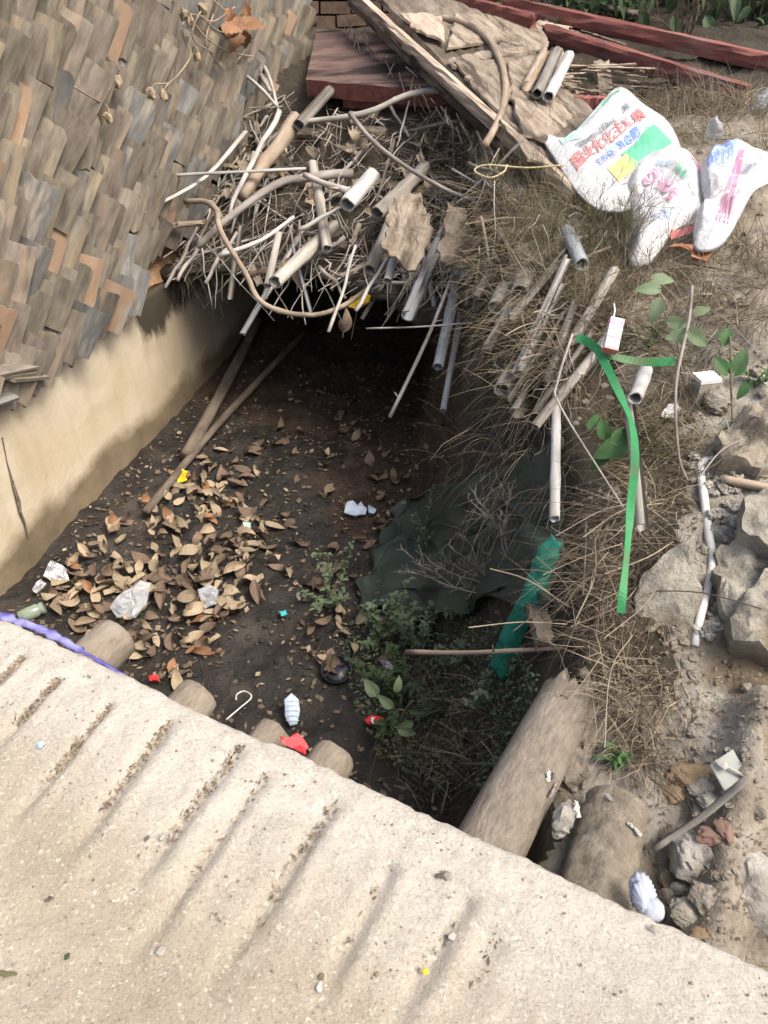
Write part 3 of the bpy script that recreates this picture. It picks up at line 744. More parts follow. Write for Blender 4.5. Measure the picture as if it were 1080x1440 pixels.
for nm, (x1, y1, d1), (x2, y2, d2), wd, th, lab in (
    ('red_beam', (590, -22, 5.05), (1110, 95, 3.95), .07, .085, 'long red painted beam with flaking paint, topmost of the fallen beams'),
    ('red_beam', (770, 46, 4.35), (1050, 132, 3.7), .07, .08, 'shorter red painted beam with a sawn end, below the longest beam'),
    ('red_beam', (590, -12, 4.75), (752, 30, 4.3), .06, .075, 'red beam stub with a broken grey end above the rotten panel'),
    ('red_block', (795, 146, 3.72), (872, 150, 3.6), .1, .085, 'brown red timber block beside the printed sack'),
    ('post_stub', (846, 92, 3.98), (852, 142, 3.9), .08, .05, 'short upright brown post under the shorter red beam'),
    ('split_board', (690, 20, 4.7), (800, 42, 4.5), .08, .03, 'splintered pale board end beside the shorter red beam'),
    ('grey_plank', (850, 70, 4.3), (1000, 120, 4.0), .09, .03, 'mossy grey plank lying in the gap between the red beams'),
    ('grey_plank', (770, 32, 4.6), (880, 66, 4.45), .12, .02, 'pale broken plank wedged behind the shorter red beam'),
    ('far_plank', (760, -10, 5.1), (900, 20, 4.8), .12, .03, 'dark plank lying behind the longest red beam')):
    a, b = P(x1, y1, d1), P(x2, y2, d2)
    mt = m_red if 'red' in nm else m_rail if 'split' in nm else m_board
    tag(obj(nm, beam(a, b, wd, th, n=24), mt, loc=a, axis=b - a), lab, 'beam' if 'beam' in nm else 'plank')
# thin layered bark strips between the block and the beam
for i in range(26):
    q = P(random.uniform(770, 880), random.uniform(92, 142), random.uniform(3.65, 3.9)); dr = Vector((random.uniform(.5, 1), random.uniform(-.35, .25), random.uniform(-.12, .05))).normalized()
    L_ = random.uniform(.08, .26)
    o = obj('bark_strip', beam(q, q + dr * L_, random.uniform(.015, .04), .005, n=6, rough=.004), random.choice((m_bark, m_rail)), loc=q, axis=dr)
    tag(o, 'thin curled bark strip in the layered pile behind the printed sack', 'bark', 'bark strips behind the printed sack')

# ------------------------------------------------------------------ logs carrying the slab
def log(px1, py1, z1, z2, length, r, label, mat_, mud=0., dirv=None, taper=.93, ragged=0.):
    e = Pz(px1, py1, z1)                    # outer end, centre of the end face
    d = (dirv or EN).normalized(); a = e - d * length; a.z = z2; mb = MB()
    n, k = (64, 44) if mud or ragged else (28, 28); v = []; f = []; s0 = random.random() * 40; fr = frames([a, e])[0]
    for i in range(n + 1):
        t = i / n; p = a.lerp(e, t); rr = r * lerp(1, taper, t)
        for j in range(k):
            an = 2 * math.pi * j / k; nn = fr[1] * math.cos(an) + fr[2] * math.sin(an)
            q = rr * (1 + .05 * N(math.cos(an) * 1.5, math.sin(an) * 1.5, t * 2 + s0) + .014 * FB(math.cos(an) * 4, math.sin(an) * 4, t * 3 + s0, 1)) * (.95 if i == n else 1)
            if mud and nn.z > -.3: q += mud * (.6 + FB(p.x + nn.x * r, p.y + nn.y * r, s0, 45, 5) + .5 * FB(p.x + nn.x * r, p.y + nn.y * r, s0 + 3, 14, 3)) * sm((nn.z + .3) * 1.4)
            ee = fr[0] * (.004 * N(math.cos(an) * 2, math.sin(an) * 2, s0) - .006) + fr[0] * ragged * FB(math.cos(an) * 1.6, math.sin(an) * 1.6, s0, 2.2, 4) * (t > .8) * (t - .8) * 5 if i > n - 6 else Vector()
            v.append(p + nn * q + ee)
    for i in range(n):
        for j in range(k): f.append((i * k + j, i * k + (j + 1) % k, (i + 1) * k + (j + 1) % k, (i + 1) * k + j))
    f.append(tuple(range(k - 1, -1, -1)))
    # end face with rings
    prev = n * k
    for sc in (.75, .45, .2):
        st = len(v)
        for j in range(k):
            q = e.lerp(Vector(v[n * k + j]), sc) + fr[0] * (.003 * N(j * .37, sc * 9, s0) + .003)
            v.append(q)
        for j in range(k): f.append((prev + j, prev + (j + 1) % k, st + (j + 1) % k, st + j))
        prev = st
    f.append(tuple(prev + j for j in range(k)))
    return tag(obj('log', (v, f), mat_, smooth=True, loc=e, axis=e - a), label, 'log')
log(168, 893, -.17, -.17, .5, .062, 'short tan log end sticking out beside the blue violet plastic strip', m_log)
log(282, 975, -.19, -.19, .5, .055, 'tan log end beside the white wire hook, mostly under the slab', m_log)
log(388, 1026, -.17, -.17, .5, .045, 'tan log end directly left of the red foil scrap', m_log)
log(472, 1060, -.16, -.16, .5, .052, 'tan log end just past the red foil scrap with a chamfered rim', m_log)
log(806, 972, -.10, -.10, .8, .066, 'long split grey brown log lying at the bank edge', m_logold, dirv=Vector((.53, .85, 0)), taper=.95, ragged=.05)
log(868, 1128, -.105, -.115, .5, .062, 'mud caked log between the split log and the white foam', m_logmud, mud=.007, dirv=Vector((.42, .9, 0)))
# split slab of the long log on its right flank
a = Pz(842, 985, -.12); b = Pz(800, 1100, -.12)
tag(obj('split_log_piece', beam(a, b, .05, .05, n=14, rough=.016), m_logold, loc=a, axis=b - a), 'broken slab split off the flank of the long log', 'wood')

# ------------------------------------------------------------------ sticks, bamboo and twigs
def SH(px, py, lift): return T(px, py, lift, top)
def stick(path, rpx, label, mat_=None, cat='stick', lift=.04, ds=None, k=6, sub=4, flat=1., name=None, group=None, taper=.75, surf=None, jit=.06):
    if ds: q = [P(x, y, d) for (x, y), d in zip(path, ds)]
    else: q = [T(x, y, l, surf or top) for (x, y), l in zip(path, lift if isinstance(lift, (list, tuple)) else [lift] * len(path))]
    if len(q) == 2:
        L_ = (q[1] - q[0]).length; q = wob(q[0], q[1], 7, .010 + L_ * .006)
    else: q = smoothpath(q, sub)
    r = [px2m(p, rpx) for p in q]; n = len(q) - 1
    r = [x * lerp(1, taper, i / n) * (1 + .10 * N(i * .8, x * 900)) for i, x in enumerate(r)]
    o_ = None
    r = [x * (1 + .35 * max(0, N(i * .9, x * 700 + len(label), 5) - .25)) for i, x in enumerate(r)]
    if cat in ('stick', 'branch', 'vine', 'twig', 'stalk') and flat == 1:
        o_ = []
        for _ in range(random.randint(1, 3)):
            i = random.randint(1, max(1, len(q) - 2)); t_ = (q[min(i + 1, len(q) - 1)] - q[i]).normalized(); d_ = (t_ * random.uniform(.3, 1) + Vector((random.gauss(0, .6), random.gauss(0, .6), random.gauss(.1, .5)))).normalized()
            L_ = random.uniform(.015, .09); rr_ = max(.001, r[i] * .45); o_.append(tube(wob(q[i], q[i] + d_ * L_, 3, .01), [rr_, rr_ * .8, rr_ * .6, rr_ * .4], 5))
    if o_:
        root = tag(obj(name or cat.replace(' ', '_'), tube(q, r, max(k, 7), flat=flat, jit=jit * 1.6), mat_ or m_stick, smooth=True, loc=q[0], axis=q[-1] - q[0]), label, cat, group)
        iq = root.rotation_quaternion.inverted()
        for v_, f_ in o_: link('side_twig', mesh('side_twig', [iq @ (p_ - root.location) for p_ in v_], f_, mat_ or m_stick, True), root)
        return root
    return tag(obj(name or cat.replace(' ', '_'), tube(q, r, k, flat=flat, jit=jit), mat_ or m_stick, smooth=True, loc=q[0], axis=q[-1] - q[0]), label, cat, group)
# (path, half width px, label, material, depths)
stick([(233, 247), (330, 242), (430, 237)], 4.5, 'flat pale lath lying level across the left of the stick heap', m_pale, 'lath', ds=(3.75, 3.7, 3.75), flat=.45, taper=1)
stick([(197, 300), (287, 250), (345, 185)], 4, 'long bleached lath slanting down over the roof tiles', m_pale, 'lath', ds=(3.5, 3.8, 4.2), flat=.5, taper=1)
stick([(393, 157), (337, 263)], 4, 'straight bleached reed standing up in the heap centre', m_pale, 'reed', ds=(4.0, 3.65), taper=.9)
stick([(337, 263), (327, 285), (322, 310)], 3.4, 'bleached reed end bent down below the standing reed', m_pale, 'reed', ds=(3.65, 3.6, 3.6))
stick([(260, 283), (290, 284), (305, 297), (308, 318), (320, 343), (347, 387), (363, 420), (393, 437), (440, 443), (483, 430), (525, 400)], 4.2, 'long curved brown vine looping below the heap over the dark hollow', m_vine, 'vine', ds=(3.6, 3.55, 3.5, 3.45, 3.42, 3.4, 3.4, 3.4, 3.4, 3.42, 3.5), k=8, taper=.8)
stick([(307, 360), (367, 338), (413, 305)], 3.2, 'pale thin stick pointing out of the heap above the curved vine', m_pale, ds=(3.5, 3.55, 3.65))
stick([(420, 323), (483, 290)], 3.4, 'pale straight twig ending at the white bamboo piece', m_pale, 'twig', ds=(3.52, 3.55))
stick([(289, 398), (333, 327)], 3, 'grey stick hanging over the hollow beside the curved vine', m_stick, ds=(3.55, 3.65))
stick([(250, 395), (282, 345)], 2.8, 'short grey stick hanging in front of the mossy plaster', m_stick, ds=(3.65, 3.7))
stick([(232, 405), (277, 320)], 2.6, 'thin grey stick hanging lowest at the wall end of the heap', m_stick, ds=(3.6, 3.7))
stick([(212, 335), (245, 318), (285, 314)], 5, 'thick grey brown branch resting on the clay ledge', m_vine, 'branch', ds=(3.72, 3.75, 3.78))
stick([(495, 243), (430, 250), (387, 260), (313, 313), (278, 348)], 6.5, 'thick crooked grey branch crossing the middle of the heap', m_stick, 'branch', ds=(3.75, 3.68, 3.62, 3.58, 3.6), k=8)
stick([(488, 268), (455, 258), (428, 246)], 5, 'grey branch stub pointing at the white bamboo piece', m_stick, 'branch', ds=(3.5, 3.55, 3.62))
stick([(416, 168), (340, 276)], 11, 'thick brown sawn trunk lying in the upper heap', m_vine, 'branch', ds=(4.05, 3.72), k=10)
stick([(645, 124), (575, 133), (510, 160), (415, 173)], 4.6, 'long grey branch running in front of the red edged board', m_stick, 'branch', ds=(3.9, 3.95, 3.95, 4.0), k=8)
stick([(492, 160), (523, 197), (560, 227), (620, 263), (685, 290)], 3.6, 'forked branch holding a crumpled dry leaf above the bark slabs', m_stick, 'branch', ds=(3.7, 3.6, 3.5, 3.4, 3.35))
stick([(548, 587), (600, 478), (640, 377)], 3, 'long pale stick hanging deep into the ditch below the bark slabs', m_pale, ds=(3.3, 3.25, 3.25))
stick([(500, 437), (547, 360)], 3, 'short pale stick over the yellow wrapper', m_pale, ds=(3.35, 3.4))
stick([(462, 467), (500, 345)], 2.6, 'thin pale stick beside the hanging brown leaf', m_pale, ds=(3.35, 3.45))
stick([(515, 462), (600, 459), (713, 449)], 1.2, 'thin pale string stretched across the dark hollow', m_pale, 'string', ds=(3.3, 3.2, 3.05), taper=1)
stick([(795, 232), (740, 236), (685, 232), (667, 240), (688, 250), (708, 242), (713, 232)], 1.3, 'yellowish looped cord lying on the dry grass below the panel', M('yellow_cord', [(.42, .36, .20), (.52, .45, .28)], rnd=0), 'cord', ds=(3.0, 3.02, 3.05, 3.05, 3.0, 3.0, 3.02), taper=1)
stick([(576, 24), (621, 26), (661, 37), (687, 56), (706, 93), (710, 130), (702, 167), (682, 204)], 5, 'curved pale branch arching over the rotten panel', m_vine, 'branch', ds=(4.4, 4.3, 4.2, 4.05, 3.8, 3.6, 3.4, 3.2), k=8, taper=1)
stick([(973, 403), (969, 449), (953, 523), (950, 572), (955, 643), (967, 676)], 2.3, 'tall dry stalk standing beside the white box on the bank', m_stick, 'stalk', ds=(1.98, 1.9, 1.82, 1.77, 1.72, 1.72))
stick([(805, 470), (784, 537), (788, 572), (876, 713)], 1.8, 'bent tan stalk crossing behind the green strap', m_stick, 'stalk', ds=(2.05, 1.98, 1.93, 1.74))
stick([(572, 917), (650, 918), (740, 914), (832, 910)], 4, 'slender brown branch lying level across the weeds', m_vine, 'branch', ds=(2.2, 2.05, 1.9, 1.75))
stick([(262, 640), (318, 540), (368, 440)], 8.5, 'thick dark pole lying along the wall foot', m_twig, 'pole', lift=.05, surf=H, k=10)
stick([(205, 720), (262, 650), (320, 582), (440, 455)], 6, 'long thin grey pole lying beside the thicker pole at the wall foot', m_twig, 'pole', lift=.05, surf=H, k=8)
stick([(920, 1194), (985, 1150), (1052, 1094)], 5.5, 'flat grey lath lying across the rubble beside the road', m_stick, 'lath', lift=.05, flat=.45, surf=H, taper=1)
stick([(1015, 673), (1060, 682), (1110, 692)], 6, 'beige pipe lying on the bank near the limestone', m_pipeb, 'pipe', lift=.02, surf=H, k=12, taper=1, jit=0)
stick([(1005, 645), (985, 655), (990, 700), (996, 748), (1002, 790), (994, 830), (984, 870), (977, 908)], 6, 'white muddy pipe curving down the bank beside the crusty concrete', m_pipe, 'pipe', lift=[.0, .010, .010, .008, .010, .010, .010, .008], surf=H, k=12, taper=1, jit=0)
stick([(640, 1065), (655, 1025)], 4, 'short upright stake stub in the weeds', m_stick, 'stake', lift=[.0, .08], surf=H)
stick([(648, 1075), (690, 1075), (712, 1080)], 3.5, 'small grey stick lying beside the stake stub', m_stick, lift=.02, surf=H)
stick([(608, 1130), (612, 1110), (630, 1100), (620, 1145)], 2, 'short curled yellow stem by the slab edge', m_vine, 'stem', lift=.03, surf=H)
stick([(340, 52), (375, 100), (392, 160)], 3.2, 'dry reed leaning between the tiles and the heap', m_pale, 'reed', ds=(4.6, 4.4, 4.1))
stick([(320, 60), (360, 98), (380, 128)], 4, 'grey stick leaning on the far tiles', m_stick, ds=(4.6, 4.45, 4.2))
stick([(247, 40), (300, 72), (360, 118), (390, 150)], 3, 'long pale cane lying down the tile pile top', m_pale, 'cane', ds=(4.3, 4.3, 4.2, 4.1))
stick([(200, 92), (240, 104), (276, 116)], 2.4, 'pale cane lying across the tiles among the seed heads', m_pale, 'cane', ds=(3.95, 4.0, 4.0))

def bam(x1, y1, d1, x2, y2, d2, rpx, label, mat_=None, split=False, name='bamboo_pole'):
    a, b = P(x1, y1, d1), P(x2, y2, d2); r = px2m(a, rpx)
    o = obj(name, hollow(a, b, r, 14, .2, split=split, bend=r * .08), mat_ or m_bamboo, smooth=True, loc=a, axis=b - a); o.data.set_sharp_from_angle(angle=R(50))
    return tag(o, label, 'bamboo')
bam(387, 397, 3.42, 470, 318, 3.75, 9.5, 'open bamboo end hanging over the hollow above the vine loop')
bam(376, 402, 3.46, 392, 328, 3.6, 5, 'thin bamboo hanging beside the open bamboo end')
bam(488, 288, 3.45, 524, 246, 3.62, 11, 'white cut bamboo piece in the middle of the heap', m_bamboow)
bam(574, 444, 3.15, 618, 340, 3.55, 9.5, 'dark split bamboo pointing into the ditch under the large bark slab', m_bamboob, True)
bam(616, 516, 3.1, 645, 385, 3.4, 7.5, 'bluish grey bamboo hanging deep into the ditch', m_bamboob)
bam(623, 578, 3.15, 652, 420, 3.4, 4.5, 'thin bluish bamboo behind the bluish grey bamboo', m_bamboob)
bam(780, 730, 1.95, 783, 470, 2.55, 7, 'pale bamboo pole hanging straight down the ditch side', m_bamboow)
bam(706, 549, 2.5, 752, 475, 2.75, 12, 'grey bamboo end poking from the grass beside the split one')
bam(727, 581, 2.38, 785, 470, 2.72, 10.5, 'cracked grey bamboo poking from the grass over the ditch', None, True)
bam(697, 432, 2.75, 722, 380, 2.95, 11, 'dark bamboo end in the grass below the small bark slab')
bam(731, 412, 2.65, 748, 365, 2.85, 13, 'broad grey bamboo stub in the grass near the small bark slab')
bam(818, 372, 2.5, 797, 325, 2.75, 10, 'silver bamboo end pointing down out of the wispy grass', m_bamboob)
bam(893, 560, 1.9, 908, 520, 2.05, 10, 'short cut bamboo below the green strap', m_bamboow)
bam(903, 742, 1.68, 884, 560, 2.0, 9, 'grey bamboo leaning behind the long green strap', m_bamboo, True)
bam(771, 136, 3.5, 800, 78, 3.85, 8, 'white bamboo stick leaning on the red beam', m_bamboow)
bam(755, 132, 3.52, 784, 72, 3.9, 7.5, 'greyish bamboo stick next to the white one at the red beam')
bam(741, 122, 3.6, 770, 66, 4.0, 8, 'split dry bamboo sheath beside the two sticks at the red beam', m_rail, True)
bam(420, 176, 3.95, 470, 120, 4.3, 8, 'dark bamboo end under the long grey branch')
bam(520, 380, 3.4, 570, 270, 3.75, 9, 'grey bamboo lying left of the large bark slab')
bam(530, 300, 3.62, 600, 235, 3.9, 10, 'broad grey bamboo crossing behind the large bark slab')
bam(545, 395, 3.35, 562, 330, 3.5, 6, 'thin cracked bamboo under the large bark slab')
bam(655, 395, 3.2, 672, 300, 3.5, 8, 'dark bamboo hidden behind the small bark slab')
bam(460, 350, 3.55, 440, 230, 3.9, 7, 'dark bamboo sloping back into the heap')
tag(obj('broken_post', beam(T(767, 905, .03), T(750, 855, .05), .045, .045, n=8, rough=.006), m_bark, loc=P(765, 905, 1.95)), 'rotten grey post end beside the green net roll', 'post')

for i in range(40):
    x, y = random.uniform(290, 720), random.uniform(360, 415); c = T(x, y, .02, top)
    if c.y < 2.6 or c.z < -.5: continue
    dv = Vector((random.gauss(-.15, .35), -random.uniform(.3, .8), -random.uniform(.35, 1.0))).normalized(); L_ = random.uniform(.06, .26)
    a, b = c - dv * random.uniform(.15, .35), c + dv * L_; r = random.choice((.0025, .003, .004, .005, .006, .010, .014))
    if r > .008:
        sp = random.random() < .5; mt = random.choice((m_bamboo, m_bamboo, m_bamboob)); me_ = hollow(b, a, r, 12, .2, split=sp)
        tag(obj('bamboo_pole', me_, mt, loc=b, axis=a - b, smooth=True), f'{"split" if sp else "whole"} {"stout" if r > .013 else "slim"} {"bluish" if mt is m_bamboob else "grey"} cane hanging over the hollow from the heap edge', 'bamboo', 'canes hanging from the heap edge').data.set_sharp_from_angle(angle=R(50))
    else:
        mt = random.choice((m_stick, m_twig, m_pale)); tag(obj('stick', tube(wob(a, b, 6, .02), [r * lerp(1, .5, j / 6) for j in range(7)], 6, jit=.12), mt, loc=a, axis=b - a, smooth=True), f'{"bleached" if mt is m_pale else "dark" if mt is m_twig else "grey"} stick hanging over the hollow from the heap edge', 'stick', 'sticks hanging from the heap edge')
for i in range(12):
    x, y = random.uniform(690, 830), random.uniform(380, 560); c = T(x, y, .05, top); dv = Vector((random.gauss(-.45, .2), -.7, -random.uniform(.3, .8))).normalized(); L_ = random.uniform(.1, .25); r = random.uniform(.009, .018); sp = random.random() < .6
    mt = random.choice((m_bamboo, m_bamboo, m_bamboow)); tag(obj('bamboo_pole', hollow(c + dv * L_, c - dv * .2, r, 12, .2, split=sp), mt, loc=c, axis=dv, smooth=True), f'{"split" if sp else "whole"} {"stout" if r > .0135 else "slim"} {"bleached" if mt is m_bamboow else "grey"} cane poking out of the grass over the ditch', 'bamboo', 'canes poking from the grass').data.set_sharp_from_angle(angle=R(50))
for i in range(70):
    x, y = poly_in([(640, 300), (860, 300), (860, 560), (800, 680), (700, 560), (640, 420)]); c = T(x, y, random.uniform(.02, .08), top); dv = Vector((random.gauss(-.4, .5), random.gauss(-.6, .4), random.gauss(-.25, .35))).normalized(); L_ = random.uniform(.1, .32); mt = random.choice((m_stick, m_twig, m_twig, m_vine)); r = random.choice((.0016, .0022, .003, .0045))
    tag(obj('stick', tube(wob(c - dv * L_ / 2, c + dv * L_ / 2, 5, .025), [r * lerp(1, .5, j / 5) for j in range(6)], 5, jit=.1), mt, loc=c, axis=dv, smooth=True), f'{"long" if L_ > .22 else "short"} {"grey" if mt is m_stick else "dark" if mt is m_twig else "brown"} twig caught in the dry grass over the ditch', 'stick', 'twigs in the grass over the ditch')

# bark slabs hanging on the heap
def bark(ol, px, py, d, n, label, mat_):
    p = P(px, py, d); ol = [(x / 3 + 480, y / 3 + 160) for x, y in ol]
    tag(obj('bark_slab', slab(ol, p, n, .012, .012, 9, .012, 16), mat_, loc=p, axis=Vector((.35, .55, .75))), label, 'bark')
bark([(240, 350), (290, 355), (330, 345), (350, 410), (370, 430), (380, 490), (365, 560), (320, 640), (300, 675), (240, 630), (170, 570), (190, 480), (200, 400)], 575, 325, 3.28, Vector((.1, -.75, .65)), 'large tan bark slab with a ragged edge hanging on the heap', m_bark)
bark([(445, 375), (480, 390), (520, 420), (530, 470), (560, 500), (590, 650), (540, 670), (430, 640), (405, 570), (430, 520)], 643, 330, 3.2, Vector((.25, -.75, .62)), 'smaller grey bark slab hanging right of the large one', m_bark)

# many thin sticks of the heap
hs = []
def in_heap():
    while True:
        x, y = random.uniform(215, 700), random.uniform(130, 400)
        # heap outline
        lo = np.interp(x, [215, 260, 320, 400, 480, 560, 640, 700], [330, 385, 385, 395, 400, 425, 420, 400]); hi = np.interp(x, [215, 300, 380, 440, 600, 700], [290, 200, 130, 150, 160, 240])
        if hi < y < lo: return x, y, (y - hi) / (lo - hi)
twm = [m_stick, m_stick, m_twig, m_twig, m_pale, m_bamboo]
for i in range(280):
    x, y, t = in_heap(); c = T(x, y, random.uniform(.0, .09), top)
    if c.y < 2.8: continue
    ang = random.gauss(-2.1, .55) if random.random() < .65 else random.uniform(0, 6.28)    # most lie pointing out over the ditch, downhill
    dv = Vector((math.cos(ang), math.sin(ang), 0)); sl = nrm(c, V, .15); dv = (dv - sl * dv.dot(sl)).normalized(); dv = (dv + Vector((0, 0, random.uniform(-.1, .16)))).normalized()
    L_ = random.uniform(.14, .55) * (1 if t > .25 else .8); r = random.choice((.0025, .003, .003, .004, .005, .007, .011))
    a, b = c - dv * L_ / 2, c + dv * L_ / 2
    for q in (a, b):
        if q.x < wallx(q.y) + .06: q.x = wallx(q.y) + .06
    mt = random.choice(twm); q = wob(a, b, 6, .008 + .03 * random.random() ** 2)
    nm = {m_stick: 'grey weathered stick', m_twig: 'dark twig', m_pale: 'bleached pale stick', m_bamboo: 'streaked grey cane'}[mt]
    nm = f'{"long" if L_ > .34 else "short"} {"stout" if r > .006 else "slim"} {nm}'
    tag(obj('stick', tube(q, [r * lerp(1, .6, j / 6) for j in range(7)], 5, jit=.1), mt, smooth=True, loc=a, axis=b - a), f'{nm} buried in the tangle of the stick heap', 'stick', 'loose sticks tangled in the heap')
mb = MB()
for i in range(560):
    x, y, t = in_heap(); c = T(x, y, random.uniform(-.02, .05), top)
    if c.y < 2.8: continue
    ang = random.gauss(-2.1, .8); dv = Vector((math.cos(ang), math.sin(ang), random.uniform(-.5, .4))).normalized(); L_ = random.uniform(.05, .28); r = random.choice((.001, .0015, .002, .003))
    mb.add(*tube(wob(c - dv * L_ / 2, c + dv * L_ / 2, 3, .006 + .02 * (random.random() < .15)), [r, r, r * .8, r * .5], 4, False), random.choice((0, 0, 1, 2, 3)))
for i in range(70):
    x, y, t = in_heap(); c = T(x, y, random.uniform(.02, .09), top)
    if c.y < 2.8: continue
    n_ = (V_ := Vector((random.gauss(0, .5), random.gauss(-.5, .4), 1))).normalized(); a_ = n_.orthogonal().normalized(); a_ = Matrix.Rotation(random.uniform(0, 6.28), 3, n_) @ a_
    L_ = random.uniform(.03, .10); w_ = random.uniform(.014, .045)
    tag(obj('bark_flake', beam(c - a_ * L_, c + a_ * L_, w_, .004, up=n_, n=5, rough=.006, endj=.012), random.choice((m_bark, m_bark, m_leaf, m_leafb)), loc=c, axis=a_), 'small curled bark flake among the sticks of the heap', 'bark', 'bark flakes in the stick heap')
tag(obj('twig_litter', mb, [m_twig, m_stick, m_vine, m_pale]), 'tangle of fine twigs filling the stick heap', 'twigs', kind='stuff')

# ------------------------------------------------------------------ leaves
def leaf_mesh(w_, curl, fold, twist=0.):
    n, h = 8, 2; v = []; f = []
    for i in range(n + 1):
        t = i / n; ww = w_ * (math.sin(math.pi * min(1, t * .98 + .01)) ** .75) * (1.15 - .5 * t)
        for j in range(-h, h + 1):
            u = j / h; x = u * ww / 2
            z = abs(u) * ww * fold + curl * (t - .5) ** 2 + .02 * math.sin(t * 9 + u * 4) * w_ * 4 * .5 + twist * u * (t - .5)
            v.append((x, t - .5, z))
    k = 2 * h + 1; tear = random.choice((None, None, (0, random.randint(3, 7)), (3, random.randint(2, 6)), 'tip'))
    for i in range(n):
        for j in range(k - 1):
            if tear == 'tip' and i > n - 3: continue
            if isinstance(tear, tuple) and j == tear[0] and abs(i - tear[1]) < 2: continue
            f.append((i * k + j, i * k + j + 1, (i + 1) * k + j + 1, (i + 1) * k + j))
    b = len(v)                                     # leaf stalk
    v += [(-.012, -.5, 0), (.012, -.5, 0), (.008, -.68, .05), (-.008, -.68, .05)]; f.append((b, b + 1, b + 2, b + 3))
    return mesh('dead_leaf', v, f, m_leaf, True)
lvars = [leaf_mesh(random.uniform(.34, .66), c_, f_, random.uniform(-.5, .5)) for c_, f_ in [(random.uniform(.5, 1.1), random.uniform(0, .25)) for _ in range(7)] + [(random.uniform(-.3, .4), random.uniform(.35, .7)) for _ in range(6)] + [(random.uniform(-.3, .3), random.uniform(-.05, .15)) for _ in range(10)] + [(random.uniform(-.9, -.4), random.uniform(.0, .3)) for _ in range(4)]]
lkind = ['upturned'] * 7 + ['folded'] * 6 + ['flat'] * 10 + ['arched'] * 4
def put_leaf(p, n, size, mat_, label, group, tiltj=.35):
    lv = random.randrange(len(lvars)); o = link('dead_leaf', lvars[lv]); n = (n + Vector((random.gauss(0, tiltj), random.gauss(0, tiltj), 0))).normalized()
    q = n.to_track_quat('Z', 'Y') @ Quaternion((0, 0, 1), random.uniform(0, 6.28)); o.rotation_mode = 'QUATERNION'; o.rotation_quaternion = q
    o.location = p; o.scale = (size,) * 3; o.material_slots[0].link = 'OBJECT'; o.material_slots[0].material = mat_
    if label.startswith('*'): label = f'{"large" if size > .105 else "small" if size < .08 else "medium"} {lkind[lv]} {label[1:]}'
    return tag(o, label, 'leaf', group)
drift = [(62, 850), (105, 775), (170, 715), (250, 680), (330, 700), (400, 745), (390, 810), (310, 875), (230, 860), (210, 930), (120, 905)]
for (poly, cnt, s0, s1, mats, where) in (
    (drift, 215, .07, .105, [m_leaf] * 8 + [m_leafb] * 5 + [m_leafr], 'in the leaf drift at the wall foot'),
    ([(230, 690), (300, 625), (370, 615), (360, 690), (290, 725)], 30, .085, .12, [m_leaf] * 3 + [m_leafb] * 3 + [m_leafr], 'beside the poles at the wall foot'),
    ([(180, 920), (230, 840), (330, 870), (280, 950), (230, 965)], 24, .07, .105, [m_leaf] * 3 + [m_leafb] * 4 + [m_leafr], 'on the mud behind the log ends'),
    ([(320, 640), (420, 540), (560, 560), (560, 760), (430, 860), (350, 840)], 56, .06, .095, [m_leafb] * 5 + [m_leaf] * 2, 'on the black mud in mid ditch'),
    ([(420, 850), (520, 820), (600, 890), (540, 950), (440, 930)], 20, .06, .095, [m_leafb] * 2 + [m_leaf] * 2, 'around the black bottle base'),
    ([(520, 780), (600, 640), (640, 600), (560, 560)], 14, .05, .08, [m_leafb], 'at the foot of the far ditch side')):
    for i in range(cnt):
        x, y = poly_in(poly); p = T(x, y, .012 + random.random() * (.05 if poly is drift else .02)); mt = random.choice(mats)
        nm = {m_leaf: '*tan dead leaf', m_leafb: '*dark brown dead leaf', m_leafr: '*rust coloured leaf'}[mt]
        put_leaf(p, nrm(p), random.uniform(s0 * .8, s1 * 1.12), mt, f'{nm} lying {where}', f'dead leaves {where}')
for x, y, l in ((500, 190, .1), (512, 200, .09), (560, 236, .08), (575, 245, .07), (520, 300, .08), (440, 215, .07), (350, 215, .1), (345, 235, .1), (470, 330, .06), (455, 215, .06), (610, 250, .07), (395, 235, .08)):
    p = SH(x, y, .09); put_leaf(p, VIEW, random.uniform(.08, .13), random.choice((m_leaf, m_bark)), 'dry crumpled leaf caught among the sticks of the heap', 'dry leaves caught in the stick heap', .5)
o = put_leaf(P(485, 450, 3.36), Vector((.2, -1, .2)), .11, m_leafb, 'brown dead leaf hanging below the yellow wrapper', None, .1)
# leaf fragments and bits ground into the mud
mb = MB()
for i in range(5200):
    x, y = random.uniform(wallx(2.5), .35), random.uniform(1.25, 4.9)
    if x < wallx(y) + .03 or eb(x, y) < .05: continue
    g = N(x, y, 8, 3); 
    if g < -.15 and random.random() < .6: continue
    z = H(x, y) + random.uniform(.002, .012); s = random.uniform(.004, .017); a = random.uniform(0, 6.28)
    ax = Vector((math.cos(a), math.sin(a), random.uniform(-.5, .5))) * s; ay = Vector((-math.sin(a), math.cos(a), random.uniform(-.5, .5))) * s * random.uniform(.3, .9)
    p = Vector((x, y, z)); mb.add([p - ax, p + ay * .9, p + ax, p - ay], [(0, 1, 2, 3)], random.choice((0, 0, 0, 0, 1, 2)))
tag(obj('leaf_litter', mb, [m_leafb, m_leaf, m_twig]), 'crushed leaf fragments spread over the black ditch mud', 'leaf litter', kind='stuff')
